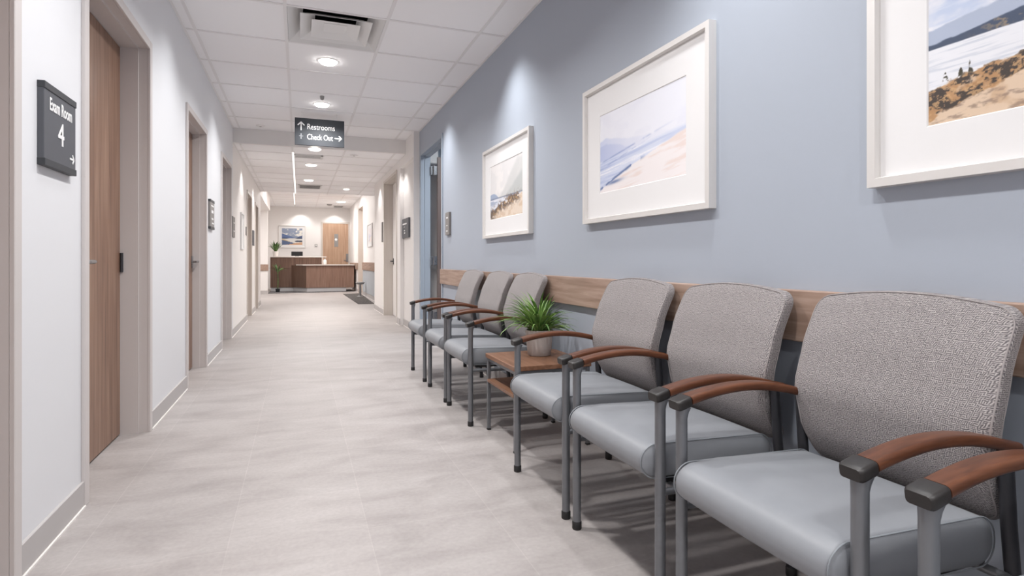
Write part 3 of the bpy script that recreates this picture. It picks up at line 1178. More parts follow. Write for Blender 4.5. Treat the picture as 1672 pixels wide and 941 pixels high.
def art_peak(u, v):
    """misty grey peak over water with a scrub bank and sand"""
    n1, n2, n3 = fbm(u * 4, v * 4, 3), fbm(u * 13, v * 13, 7), fbm(u * 40, v * 40, 11)
    c = np.ones(u.shape + (3,)) * np.array([218, 216, 216.])
    c = mixc(c, sm(0.5, 0.62, n1) * 0.6, (232, 228, 226))
    pk = 0.36 + np.minimum((u - 0.28) * 1.1, 0.9 - 0.3 * u) + 0.05 * (n2 - 0.5)
    c = mixc(c, sm(0.03, -0.08, v - pk) * 0.6, (194, 195, 194))
    pk2 = 0.36 + (u - 0.45) * 0.75 + 0.05 * (n2 - 0.5)
    c = mixc(c, sm(0.03, -0.08, v - pk2) * 0.55, (172, 177, 177))
    hl = 0.46 + 0.05 * np.sin(u * 11) - 0.3 * u
    c = mixc(c, sm(0.01, -0.01, v - hl) * 0.9, (146, 160, 186))
    ml = sm(0.004, -0.004, v - 0.37)
    c = mixc(c, ml, (216, 218, 226))
    c = mixc(c, ml * sm(0.52, 0.62, fbm(u * 3, v * 40, 23)), (164, 174, 194))
    c = mixc(c, np.exp(-((v - 0.375) / 0.010) ** 2) * 0.8, (98, 110, 132))
    bank = 0.10 + 0.42 * u - 0.16 * u * u + 0.10 * (n2 - 0.5)
    mb = sm(0.006, -0.006, v - bank)
    c = mixc(c, mb, (222, 206, 190))
    c = mixc(c, mb * sm(0.5, 0.62, n2) * 0.5, (196, 168, 142))
    scr = np.exp(-((v - bank + 0.02) / 0.075) ** 2) * sm(0.40, 0.5, fbm(u * 22, v * 22, 27)) * sm(1.0, 0.85, u)
    c = mixc(c, np.clip(scr * 1.3, 0, 1), (104, 90, 84))
    c = mixc(c, np.clip(scr, 0, 1) * sm(0.55, 0.62, n3), (186, 150, 104))
    left = sm(0.30, 0.0, u + v * 0.9) * sm(0.42, 0.52, n3)
    c = mixc(c, left, (84, 76, 70))
    return c


def art_valley(u, v):
    """blue hills either side of a bright lake"""
    n1, n2 = fbm(u * 5, v * 5, 4), fbm(u * 12, v * 12, 8)
    c = np.ones(u.shape + (3,)) * np.array([226, 222, 214.])
    c = mixc(c, sm(0.46, 0.6, n1 + 0.5 * np.abs(u - 0.5) * v - 0.06), (140, 150, 170))
    c = mixc(c, sm(0.01, -0.02, v - (0.70 - 0.42 * u + 0.06 * (n2 - 0.5))), (96, 114, 154))
    c = mixc(c, sm(0.01, -0.02, v - (0.32 + 0.42 * (u - 0.4) + 0.06 * (n2 - 0.5))), (82, 96, 130))
    lk_ = sm(0.01, -0.01, v - 0.40)
    c = mixc(c, lk_, (216, 214, 210))
    c = mixc(c, np.exp(-((v - 0.40) / 0.03) ** 2) * sm(0.2, 0.6, np.abs(u - 0.5) * 2), (54, 62, 82))
    fg = sm(0.02, -0.02, v - (0.34 - 0.40 * u + 0.1 * (n2 - 0.5)))
    c = mixc(c, fg, (92, 106, 138))
    c = mixc(c, np.exp(-((v - 0.33 + 0.3 * u) / 0.03) ** 2) * sm(0.5, 0.1, u), (206, 178, 128))
    c = mixc(c, sm(0.02, -0.02, v - (0.02 + 0.24 * (u - 0.3) + 0.1 * (n2 - 0.5))), (204, 164, 132))
    rr_ = np.exp(-(((u - 0.85) / 0.25) ** 2 + ((v - 0.22) / 0.05) ** 2))
    c = mixc(c, sm(0.3, 0.6, rr_ + 0.3 * (n2 - 0.5)), (58, 64, 82))
    return c


art_m = bpy.data.materials.new('watercolour_print')
art_m.use_nodes = True
at = art_m.node_tree.nodes.new('ShaderNodeVertexColor')
at.layer_name = 'ink'
art_m.node_tree.links.new(at.outputs['Color'], art_m.node_tree.nodes['Principled BSDF'].inputs['Base Color'])
art_m.node_tree.nodes['Principled BSDF'].inputs['Roughness'].default_value = 0.55
art_m.node_tree.nodes['Principled BSDF'].inputs['Specular IOR Level'].default_value = 0.3


def print_sheet(name, w, h, fn, nx, ny, m, parent, z):
    """the printed sheet: a flat grid with its ink in a colour attribute"""
    me = bpy.data.meshes.new(name)
    U, V = np.meshgrid(np.linspace(0, 1, nx), np.linspace(0, 1, ny))
    co = [tuple(m @ Vector(((u - 0.5) * w, (v - 0.5) * h, z))) for u, v in zip(U.ravel(), V.ravel())]
    faces = [(j * nx + i, j * nx + i + 1, (j + 1) * nx + i + 1, (j + 1) * nx + i) for j in range(ny - 1) for i in range(nx - 1)]
    me.from_pydata(co, [], faces)
    col = np.clip(fn(U, V), 0, 255) / 255.0
    linc = np.where(col <= 0.04045, col / 12.92, ((col + 0.055) / 1.055) ** 2.4)
    a = me.color_attributes.new('ink', 'FLOAT_COLOR', 'POINT')
    buf = np.ones((nx * ny, 4))
    buf[:, :3] = linc.reshape(-1, 3)
    a.data.foreach_set('color', buf.ravel())
    me.materials.append(art_m)
    o = bpy.data.objects.new(name, me)
    COL.objects.link(o)
    o.parent = parent
    return o


def picture(center, right, normal, W, H, iw, ih, fn, label, nx=220, ny=130, fw=0.028, depth=0.036, group=None, dz=0.0, fmat='frame_silver'):
    root = tag(empty('framed_picture', center), label, 'picture', group)
    m = facing((0, 0, 0), right, normal)
    bm = bmesh.new()
    # mitred frame: four swept sides with an inner lip
    prof = [(0, 0), (0, depth), (fw * 0.85, depth), (fw, depth - 0.012), (fw, 0)]
    cs = [(-W / 2, -H / 2, 1, 1), (W / 2, -H / 2, -1, 1), (W / 2, H / 2, -1, -1), (-W / 2, H / 2, 1, -1)]
    rings = [[m @ Vector((x + sx * p, y + sy * p, q)) for p, q in prof] for x, y, sx, sy in cs]
    loft(bm, rings, close=True)
    obj('frame', bm, fmat, root)
    bm = bmesh.new()
    # mat board with a window
    zo = depth - 0.018
    outer = [(-W / 2 + fw * 0.9, -H / 2 + fw * 0.9), (W / 2 - fw * 0.9, -H / 2 + fw * 0.9), (W / 2 - fw * 0.9, H / 2 - fw * 0.9), (-W / 2 + fw * 0.9, H / 2 - fw * 0.9)]
    inner = [(-iw / 2, -ih / 2 + dz), (iw / 2, -ih / 2 + dz), (iw / 2, ih / 2 + dz), (-iw / 2, ih / 2 + dz)]
    inn2 = [(x * (1 - 0.006 / iw), (y - dz) * (1 - 0.006 / ih) + dz) for x, y in inner]
    rg = [[m @ Vector((x, y, zo)) for x, y in outer], [m @ Vector((x, y, zo)) for x, y in inner], [m @ Vector((x, y, zo - 0.003)) for x, y in inn2]]
    loft(bm, rg, False, False)
    obj('mat_board', bm, 'mat', root)
    m2 = facing((0, 0, dz), right, normal)
    print_sheet('print', iw, ih, fn, nx, ny, m2, root, zo - 0.003)
    bm = bmesh.new()
    lo = [m @ Vector((x, y, 0.0)) for x, y in outer]
    hi = [m @ Vector((x, y, 0.006)) for x, y in outer]
    loft(bm, [lo, hi])
    obj('backing_board', bm, 'mat', root)
    return root


RWALL = ((0, -1, 0), (-1, 0, 0))
picture((XR, 0.627, 1.578), *RWALL, 1.065, 0.745, 0.76, 0.44, art_shore, 'large framed lakeshore print with orange scrub, cut off at upper right', 520, 300, group='framed prints on the blue wall', dz=-0.012)
picture((XR, 2.355, 1.578), *RWALL, 1.065, 0.742, 0.735, 0.42, art_pale, 'framed pale blue seascape print in the middle of the blue wall', 300, 180, group='framed prints on the blue wall', dz=-0.006)
picture((XR, 4.236, 1.570), *RWALL, 1.08, 0.755, 0.75, 0.45, art_peak, 'framed print of a misty grey peak, nearest the open blue door', 240, 150, group='framed prints on the blue wall')
bxa, bxb = Xy(454.6, YB - 0.03), Xy(499, YB - 0.03)
za, zb = Zp(405, 0, YB), Zp(368.5, 0, YB)
picture(((bxa + bxb) / 2, YB, (za + zb) / 2), (1, 0, 0), (0, -1, 0), bxb - bxa, zb - za, (bxb - bxa) * 0.76, (zb - za) * 0.74, art_valley,
        'framed blue valley landscape on the end wall behind the reception desk', 150, 110, fw=0.03, depth=0.03)
ya, yb = Yx(607.5, XA - 0.02), Yx(600, XA - 0.02)
pz0, pz1 = Zp(403, XA, (ya + yb) / 2), Zp(366, XA, (ya + yb) / 2)
picture((XA, (ya + yb) / 2, (pz0 + pz1) / 2), *RWALL, yb - ya, pz1 - pz0, (yb - ya) * 0.6, (pz1 - pz0) * 0.6, lambda u, v: mixc(art_pale(u, v), np.ones_like(u) * 0.35, (226, 206, 196)),
        'pale framed print in the far right alcove above the rail', 60, 60, fw=0.02, depth=0.03, fmat='mat')
ya, yb = Yx(392, XL), Yx(396.5, XL)
picture((XL, (ya + yb) / 2, 1.45), (0, 1, 0), (1, 0, 0), yb - ya, 0.55, (yb - ya) * 0.6, 0.32, lambda u, v: mixc(art_pale(u, v), np.ones_like(u) * 0.5, (232, 226, 222)),
        'small pale framed print on the left wall of the far hall', 50, 50, fw=0.02, depth=0.022, fmat='mat')


# ------------------------------------------------------------------ signs
def wall_sign(name, x, ya, yb, za, zb, side, label, plate, lines, th=0.02, rails=True, group=None):
    """side +1: on the left wall, read from +x; -1: on a right wall"""
    yc, zc = (ya + yb) / 2, (za + zb) / 2
    W, H = abs(yb - ya), zb - za
    root = tag(empty(name, (x, yc, zc)), label, 'sign', group)
    m = facing((0, 0, 0), (0, side, 0), (side, 0, 0))

    def sb(bm, x0, x1, y0, y1, z0, z1, bev):
        lo = (min(side * z0, side * z1), y0, x0)
        bx(bm, (min(side * z0, side * z1), min(side * x0, side * x1), y0), (max(side * z0, side * z1), max(side * x0, side * x1), y1), bev, 1)
    bm = bmesh.new()
    sb(bm, -W / 2, W / 2, -H / 2, H / 2, 0, th, 0.002)
    obj('plate', bm, plate, root)
    if rails:
        for y0, y1 in ((-H / 2 - 0.002, -H / 2 + 0.022), (H / 2 - 0.022, H / 2 + 0.002)):
            bm = bmesh.new()
            sb(bm, -W / 2 - 0.001, W / 2 + 0.001, y0, y1, 0, th + 0.003, 0.001)
            obj('rail', bm, 'sign_rail', root)
    face = facing((side * th, 0, 0), (0, side, 0), (side, 0, 0))
    for nm, fn in lines:
        bm = bmesh.new()
        fn(bm, face, W, H)
        obj(nm, bm, 'letter', root)
    return root


y_a, y_b = Yx(72, XL + 0.02), Yx(123.5, XL + 0.02)
wall_sign('room_sign', XL, y_a, y_b, 1.328, 1.610, 1, 'charcoal Exam Room 4 wall sign beside the walnut door', 'sign_grey', [
    ('room_lettering', lambda bm, f, W, H: text_bm(bm, 'Exam Room', 0.062, f, 0.0, 0.055, 'CENTER', W * 0.70, 0.0012)),
    ('room_number', lambda bm, f, W, H: text_bm(bm, '4', 0.115, f, 0.0, -0.052, 'CENTER', None, 0.0014)),
    ('arrow', lambda bm, f, W, H: arrow(bm, f, W * 0.36, -H * 0.30, 0.040, 0, 0.007))])


def marks(rows):
    def fn(bm, f, W, H):
        for (x0, x1, y, w) in rows:
            stroke(bm, f, (x0 * W, y * H), (x1 * W, y * H), w * H)
    return fn


ya, yb = Yx(343.5, XL + 0.02), Yx(350, XL + 0.02)
wall_sign('room_sign', XL, ya, yb, Zp(373, XL, ya), Zp(325, XL, ya), 1, 'small pewter room sign left of the third left door', 'sign_silver', [
    ('marks', marks([(-0.3, 0.3, 0.30, 0.05), (-0.2, 0.2, 0.10, 0.10), (-0.2, 0.2, -0.15, 0.06), (-0.1, 0.3, -0.3, 0.05)]))])
ya, yb = Yx(380.5, XL + 0.02), Yx(384, XL + 0.02)
wall_sign('room_sign', XL, ya, yb, Zp(387, XL, ya), Zp(353, XL, ya), 1, 'tall narrow pewter sign just past the dropped ceiling on the left wall', 'sign_silver', [
    ('marks', marks([(-0.2, 0.2, 0.2, 0.06), (-0.2, 0.2, -0.2, 0.06)]))], rails=False)
ya, yb = Yx(413.8, XL + 0.02), Yx(415.5, XL + 0.02)
wall_sign('room_sign', XL, ya, yb, Zp(401, XL, ya), Zp(376, XL, ya), 1, 'thin dark sign between the two far hall doors on the left', 'sign_grey', [], rails=False)
ya, yb = Yx(404.8, XL + 0.02) - 0.2, Yx(404.8, XL + 0.02) - 0.08
wall_sign('room_sign', XL, ya, yb, 1.42, 1.56, 1, 'tiny grey plate just before the first far hall door on the left', 'sign_silver', [], rails=False, th=0.012)
ya, yb = Yx(665.5, XW + 0.02), Yx(654.3, XW + 0.02)
wall_sign('room_sign', XW + 0.06, ya, yb, Zp(387.5, XW, ya), Zp(357, XW, (ya + yb) / 2), -1, 'dark room sign on the white recess left of the blue door frame', 'sign_grey', [
    ('marks', marks([(-0.30, 0.25, 0.22, 0.07), (-0.12, 0.02, -0.12, 0.06), (-0.10, 0.04, -0.24, 0.07), (-0.16, 0.02, 0.07, 0.02)]))], th=0.028, rails=False)
ya, yb = Yx(733, XR - 0.025), Yx(727, XR - 0.025)
wall_sign('room_sign', XR, ya, yb, Zp(383.5, XR, ya), Zp(346, XR, ya), -1, 'narrow pewter sign on the blue wall right of the open door', 'sign_silver', [
    ('marks', marks([(-0.15, 0.15, 0.26, 0.07), (-0.12, 0.06, -0.08, 0.05), (-0.15, 0.1, -0.32, 0.06)]))], th=0.025, rails=False)
ya, yb = Yx(625, XW - 0.01), Yx(623.5, XW - 0.01)
wall_sign('room_sign', XW, ya, yb, 1.35, 1.72, -1, 'slim grey plate left of the pale right hand door', 'sign_silver', [], th=0.02, rails=False)

# hanging direction sign
SY = 7.20
sx0, sx1 = Xy(481.3, SY), Xy(562, SY)
sz0, sz1 = Zp(239, (sx0 + sx1) / 2, SY), Zp(195.2, (sx0 + sx1) / 2, SY)
hs = tag(empty('hanging_sign', ((sx0 + sx1) / 2, SY, sz0)), 'charcoal hanging sign pointing to Restrooms and Check Out', 'sign')
W, H = sx1 - sx0, sz1 - sz0
obj('panel', box((-W / 2, -0.012, 0), (W / 2, 0.012, H), 0.002, 1), 'sign', hs)
for x in (-W * 0.35, W * 0.35):
    bm = bmesh.new()
    cyl(bm, (x, 0), 0.0022, H - 0.002, ZC - sz0 - 0.004, 10)
    cyl(bm, (x, 0), 0.014, ZC - sz0 - 0.008, ZC - sz0 - 0.0055, 16)
    obj('hanger_rod', bm, 'tbar', hs, 40)
f = facing((0, -0.012, H / 2), (1, 0, 0), (0, -1, 0))
bm = bmesh.new()
text_bm(bm, 'Restrooms', 0.092, f, -W * 0.26, H * 0.10, 'LEFT', W * 0.555, 0.0003)
obj('restrooms_lettering', bm, 'letter', hs)
bm = bmesh.new()
text_bm(bm, 'Check Out', 0.092, f, -W * 0.26, -H * 0.275, 'LEFT', W * 0.52, 0.0003)
obj('check_out_lettering', bm, 'letter', hs)
bm = bmesh.new()
arrow(bm, f, -W * 0.375, H * 0.20, 0.092, PI / 2, 0.013, 0.38)
obj('arrow', bm, 'letter', hs)
bm = bmesh.new()
arrow(bm, f, W * 0.375, -H * 0.175, 0.075, 0, 0.012, 0.38)
obj('arrow', bm, 'letter', hs)
bm = bmesh.new()
stroke(bm, f, (-W * 0.375, -H * 0.27), (-W * 0.375, -H * 0.09), 0.011)
stroke(bm, f, (-W * 0.41, -H * 0.17), (-W * 0.335, -H * 0.17), 0.006)
tag(obj('arrow', bm, 'letter_dim', hs), 'faded grey arrow mark')


# ------------------------------------------------------------------ ceiling fittings
def downlight(x, y, z, label, group, r=0.078, mat='lamp', power=0, cname='light'):
    root = tag(empty('ceiling_light', (x, y, z)), label, 'ceiling light', group)
    n = 32
    bm = bmesh.new()
    rings = [[(R * math.cos(2 * PI * k / n), R * math.sin(2 * PI * k / n), zz) for k in range(n)] for R, zz in
             ((r + 0.014, -0.0005), (r + 0.014, -0.004), (r + 0.002, -0.007), (r, -0.003), (r, -0.0005))]
    loft(bm, rings, False, False)
    obj('trim_ring', bm, 'tbar', root, 40)
    bm = bmesh.new()
    lathe(bm, [(r * 0.45, -0.026), (r * 0.80, -0.022), (r * 0.98, -0.010), (r * 0.98, -0.0015)], n=n)
    obj('lens', bm, mat, root, 40)
    return root


def lamp(kind, name, loc, power, color=(1, 0.98, 0.965), **kw):
    L = bpy.data.lights.new(name, kind)
    L.energy = power
    L.color = color
    for k, v in kw.items():
        setattr(L, k, v)
    o = bpy.data.objects.new(name, L)
    COL.objects.link(o)
    o.location = loc
    return o


DL = 18.5
for y, lab in ((6.78, 'round ceiling light just in front of the hanging sign'), (5.30, 'round ceiling light just past the square air diffuser'),
               (3.82, None), (2.34, None), (0.86, None), (-0.62, None), (-2.1, None)):
    if lab:
        downlight(0.237, y, ZC, lab, 'round ceiling lights down the corridor')
    lamp('AREA', 'ceiling_lamp', (0.237, y, ZC - 0.029), DL, shape='DISK', size=0.15, spread=math.radians(145))
for i, (px, py) in enumerate(((514, 243), (508, 269), (504, 294))):
    Y = 9.0
    for _ in range(12):
        fw = F * (ZH - 1) / (HZ - py)
        X = Xy(px, Y)
        Y = (fw - X * s_) / c_
    downlight(X, Y, ZH, ['first ceiling light past the bulkhead, right below the hanging sign', 'second ceiling light of the far hall', 'third ceiling light of the far hall, before the far slot vent'][i],
              'ceiling lights in the far hall', 0.085, 'lamp_far')
for y in (9.4, 10.9, 12.4):
    lamp('AREA', 'ceiling_lamp', (0.3, y, ZH - 0.030), DL * 0.9, (1, 0.97, 0.94), shape='DISK', size=0.17, spread=math.radians(130))
X = Xy(559, 19.0)
downlight(X, 19.6, ZR, 'ceiling light over the right end of the reception desk', 'ceiling lights in the reception', 0.14, 'lamp_far')
X = Xy(565.5, 12.9)
downlight(X, 12.9, ZH, 'small ceiling light on the right side of the far hall', 'ceiling lights in the far hall', 0.06, 'lamp_far')
for x, y, p in ((-0.1, 16.0, 42), (1.0, 17.5, 42), (0.6, 19.6, 42)):
    lamp('AREA', 'ceiling_lamp', (x, y, ZR - 0.02), p, (1, 0.97, 0.945), shape='DISK', size=0.2)

# linear lamps along the grid line
for (x, ya, yb, z, lab) in ((-0.088, 8.75, YE - 0.05, ZH, 'thin bright line lamp along the far hall ceiling'), (-0.15, 16.6, 21.0, ZR, 'thin bright line lamp over the reception')):
    r_ = tag(empty('linear_light', (x, (ya + yb) / 2, z)), lab, 'ceiling light')
    L = (yb - ya) / 2
    obj('housing', box((-0.018, -L, -0.012), (0.018, L, 0.003)), 'tbar', r_)
    obj('lens', box((-0.013, -L + 0.01, -0.015), (0.013, L - 0.01, -0.012)), 'lamp_line', r_)

# square stepped air diffuser set in one tile
dx0, dx1, dy0, dy1 = DIFF
dc = ((dx0 + dx1) / 2, (dy0 + dy1) / 2, ZC)
df = tag(empty('air_diffuser', dc), 'square stepped white air diffuser set in the near ceiling', 'air vent')
hw = (dx1 - dx0) / 2 - 0.014


def sq_cone(w0, z0, w1, z1, th=0.003, inner=False):
    """a square funnel skirt between half width w0 at z0 and w1 at z1"""
    bm = bmesh.new()

    def ring(w, z):
        return [(-w, -w, z), (w, -w, z), (w, w, z), (-w, w, z)]
    loft(bm, [ring(w0, z0), ring(w1, z1), ring(w1, z1 + th), ring(w0, z0 + th)], False, False, close=True)
    return bm


obj('outer_rim', sq_cone(hw, -0.004, hw - 0.105, 0.085), 'diff', df)
obj('middle_cone', sq_cone(hw - 0.085, -0.004, hw - 0.19, 0.05), 'diff', df)
bm = sq_cone(hw - 0.165, -0.006, hw - 0.26, 0.020)
w = hw - 0.255
bx(bm, (-w, -w, 0.014), (w, w, 0.020))
obj('centre_panel', bm, 'diff', df)
bm = bmesh.new()
H2 = 0.25
for lo, hi in (((-hw, -hw, H2), (hw, hw, H2 + 0.02)), ((-hw - 0.01, -hw, 0.01), (-hw, hw, H2)), ((hw, -hw, 0.01), (hw + 0.01, hw, H2)),
               ((-hw, -hw - 0.01, 0.01), (hw, -hw, H2)), ((-hw, hw, 0.01), (hw, hw + 0.01, H2))):
    bx(bm, lo, hi)
obj('duct_box', bm, 'duct', df)


def grille(x0, x1, y0, y1, z, label, group):
    r_ = tag(empty('ceiling_vent', ((x0 + x1) / 2, (y0 + y1) / 2, z)), label, 'air vent', group)
    a, b = (x1 - x0) / 2, (y1 - y0) / 2
    bm = bmesh.new()
    for lo, hi in (((-a, -b, -0.014), (a, -b + 0.03, -0.0065)), ((-a, b - 0.03, -0.014), (a, b, -0.0065)), ((-a, -b, -0.014), (-a + 0.03, b, -0.0065)), ((a - 0.03, -b, -0.014), (a, b, -0.0065))):
        bx(bm, lo, hi)
    obj('frame', bm, 'diff', r_)
    obj('backing', box((-a + 0.02, -b + 0.02, -0.009), (a - 0.02, b - 0.02, -0.0065)), 'duct', r_)
    bm = bmesh.new()
    n = 6
    for k in range(n):
        y = -b + 0.04 + (2 * b - 0.08) * k / (n - 1)
        bx(bm, (-a + 0.03, y - 0.012, -0.014), (a - 0.03, y + 0.004, -0.011))
    obj('slats', bm, 'diff', r_)


def hallY(py, z):
    return (F * (z - 1) / (HZ - py)) / c_ * 1.0


for (pxa, pxb, pya, pyb, z, lab) in ((479, 527, 252.5, 257.5, ZH, 'wide slot vent in the far hall ceiling below the hanging sign'),
                                     (487, 525, 301.5, 307.5, ZH, 'slot vent further down the far hall ceiling'),
                                     (544, 561, 335.8, 338.5, ZR, 'dark slot vent at the far end of the reception ceiling')):
    fa, fb = F * (z - 1) / (HZ - pya), F * (z - 1) / (HZ - pyb)
    r = ((pxa + pxb) / 2 - CXP) / F
    ya, yb = fa * (c_ - r * s_), fb * (c_ - r * s_)
    ym = (ya + yb) / 2
    grille(Xy(pxa, ym), Xy(pxb, ym), min(ya, yb), min(max(ya, yb), YB - 0.1), z, lab, 'ceiling vents')


def detector(px, py, z, label, r=0.05, group='small ceiling detectors', mat='white_plastic', h=0.03):
    fw = F * (z - 1) / (HZ - py)
    rr_ = (px - CXP) / F
    Y = fw * (c_ - rr_ * s_)
    X = Xy(px, Y)
    o = tag(empty('smoke_detector', (X, Y, z)), label, 'detector', group)
    bm = bmesh.new()
    lathe(bm, [(r * 0.55, -h), (r * 0.85, -h * 0.8), (r, -h * 0.3), (r, -0.001)], n=28)
    obj('housing', bm, mat, o, 40)
    bm = bmesh.new()
    lathe(bm, [(r * 0.25, -h - 0.003), (r * 0.3, -h + 0.002)], n=16)
    obj('sensor', bm, 'grey_plastic', o, 40)


detector(425.5, 205, ZC, 'round white detector on the left ceiling tiles before the bulkhead', 0.055, mat='tbar', h=0.015)
detector(526, 157, ZC, 'small sprinkler head just behind the second ceiling light', 0.022, mat='grey_plastic', h=0.04)
detector(578, 253.5, ZH, 'flat detector on the right of the far hall ceiling', 0.06, mat='tbar', h=0.012)
detector(538, 333.5, ZR, 'dark square detector at the far end of the reception ceiling', 0.09, mat='grey_plastic', h=0.05)

# ------------------------------------------------------------------ reception
DY = 20.0                                     # face of the tall counter
dX0, dX1 = XP + 0.01, Xy(527, DY)
dk = tag(empty('reception_desk', (0, DY, 0)), 'tall dark walnut reception counter with a pale top, on the left', 'reception desk')
mx_ = Xy(500, DY - 0.65)                      # front corner of the lower counter
rX1 = Xy(578, DY - 0.65)
toe = 0.13
zt = Zp(419, 0.0, DY)
zl = Zp(432, 1.0, DY - 0.65)
bm = box((dX0, 0, toe), (dX1, 0.6, zt - 0.03))
obj('tall_body', bm, 'desk_dark', dk)
# shadow-gap panel lines on the tall face are real strips
bm = bmesh.new()
px_split = Zp(439, 0, DY)
bx(bm, (dX0, -0.012, px_split + 0.012), (dX1 - 0.1, 0, zt - 0.04), 0.002, 1)
bx(bm, (dX0, -0.012, toe), (Xy(476, DY), 0, px_split), 0.002, 1)
obj('front_panels', bm, 'desk_dark', dk)
# lower counter: a return standing forward with an angled left end


def prism(poly, z0, z1):
    bm = bmesh.new()
    loft(bm, [[(x, y, z0) for x, y in poly], [(x, y, z1) for x, y in poly]])
    return bm


lx0 = Xy(476, DY)
dl = tag(empty('reception_desk', (0, DY, 0)), 'lower lighter walnut reception counter standing forward on the right', 'reception desk')
obj('lower_front', prism([(mx_, -0.65), (rX1, -0.65), (rX1, 0.30), (dX1 + 0.005, 0.30), (dX1 + 0.005, -0.014), (mx_, -0.014)], toe, zl - 0.03), 'desk_mid', dl)
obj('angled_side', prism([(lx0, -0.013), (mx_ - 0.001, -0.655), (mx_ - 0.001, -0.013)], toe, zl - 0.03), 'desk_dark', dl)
obj('tall_counter_top', box((dX0 - 0.0, -0.05, zt - 0.03), (Xy(533, DY), 0.65, zt), 0.004, 1), 'counter', dk)
obj('lower_counter_top', prism([(Xy(483, DY - 0.7), -0.3), (mx_ - 0.10, -0.73), (rX1 + 0.01, -0.73), (rX1 + 0.01, 0.32), (dX1 + 0.002, 0.32), (dX1 + 0.002, -0.05), (Xy(483, DY - 0.7), -0.05)], zl - 0.03, zl), 'counter', dl)
bm = prism([(lx0 + 0.05, -0.02), (mx_ + 0.03, -0.63), (rX1 - 0.25, -0.63), (rX1 - 0.25, 0.25), (dX1 + 0.01, 0.25), (dX1 + 0.01, -0.02)], 0.0, toe)
obj('toe_kick', bm, 'toe', dl)
obj('toe_kick', box((dX0 + 0.02, 0.02, 0), (dX1 - 0.01, 0.25, toe)), 'toe', dk)
obj('end_panel', box((dX1 - 0.03, -0.012, zl), (dX1, 0.6, zt - 0.03)), 'counter', dk)

# mats
mt = tag(obj('floor_mat', prism([(-0.02 + XP, 18.75), (Xy(578, 19.2), 18.75 + 0.35), (Xy(578, 19.2), 20.4), (XP - 0.02 + 0.03, 20.4)], 0.0, 0.008), 'carpet_desk'),
         'grey mat lying along the foot of the reception desk', 'mat')
# far right mat


def fl(px, py):
    fw = F / (py - HZ)
    r = (px - CXP) / F
    return (fw * (r * c_ + s_), fw * (c_ - r * s_))


q = [fl(560, 480.5), fl(585, 497), fl(611, 496.5), fl(592, 479.5)]
q = [(min(x, XA - 0.02), y) for x, y in q]
mt = tag(obj('floor_mat', prism(q, 0.0, 0.010), 'carpet'), 'dark charcoal entrance mat on the floor at the far right', 'mat')


def plant(name, loc, label, pr, ph, L, n, seed, width, lift_lo=0.7, mat='leaf_dark', pot='pot_white', stem=0.0):
    p = tag(empty(name, loc), label, 'plant')
    bm = bmesh.new()
    lathe(bm, [(pr * 0.78, 0), (pr * 0.85, 0.004), (pr, ph * 0.95), (pr, ph), (pr * 0.9, ph), (pr * 0.88, ph * 0.88)], n=24)
    obj('pot', bm, pot, p, 50)
    bm = bmesh.new()
    lathe(bm, [(pr * 0.86, ph * 0.84), (pr * 0.86, ph * 0.9)], n=16)
    obj('soil', bm, 'soil', p, 50)
    if stem:
        bm = bmesh.new()
        tube(bm, [(0, 0, ph * 0.85), (0.01, 0, ph + stem * 0.5), (0, 0, ph + stem)], 0.012, 8)
        obj('stem', bm, mat, p, 50)
    bm = bmesh.new()
    rn = random.Random(seed)
    for k in range(n):
        a = rn.uniform(0, 2 * PI)
        blade(bm, (pr * 0.3 * math.cos(a), pr * 0.3 * math.sin(a), ph * 0.88 + stem), a, L * rn.uniform(0.7, 1.05), rn.uniform(lift_lo, 1.5), rn.uniform(0.5, 1.3), width * rn.uniform(0.7, 1.1), 7)
    obj('foliage', bm, mat, p, 80)


px_ = Xy(450, DY + 0.25)
plant('potted_plant', (px_, DY + 0.25, zt), 'spiky green plant in a white pot on the tall reception counter', 0.09, 0.17, 0.40, 40, 5, 0.020, 0.95)
plant('potted_plant', (Xy(453.5, 19.55), 19.55, 0.008), 'slender dark leafed plant on a thin stem in front of the desk', 0.07, 0.10, 0.36, 9, 12, 0.024, 0.5, 'leaf_dark', 'duct', 0.55)

# monitor back on the counter
mo = tag(empty('monitor', (Xy(485, DY + 0.35), DY + 0.35, zt)), 'black monitor standing on the tall reception counter', 'monitor')
mw = (Xy(494.5, DY) - Xy(475.5, DY)) / 2
obj('screen', box((-mw, -0.02, 0.02), (mw, 0.02, 0.165), 0.006, 2), 'screen', mo)
obj('stand', box((-0.06, -0.05, 0), (0.06, 0.05, 0.02), 0.004, 1), 'grey_plastic', mo)

# sanitiser bottle on the lower counter
sbx = Xy(530.5, DY - 0.45)
so = tag(empty('sanitizer_bottle', (sbx, DY - 0.45, zl)), 'clear pump bottle on the lower reception counter by the oak door', 'bottle')
bm = bmesh.new()
lathe(bm, [(0.048, 0), (0.052, 0.006), (0.052, 0.13), (0.03, 0.155), (0.018, 0.16), (0.018, 0.175)], n=20)
obj('bottle', bm, 'white_plastic', so, 50)
bm = bmesh.new()
cyl(bm, (0, 0), 0.020, 0.170, 0.19, 16)
tube(bm, [(0, 0, 0.19), (0, 0, 0.225), (-0.012, 0, 0.235), (-0.05, 0, 0.232)], 0.007, 8)
obj('pump', bm, 'grey_plastic', so, 50)

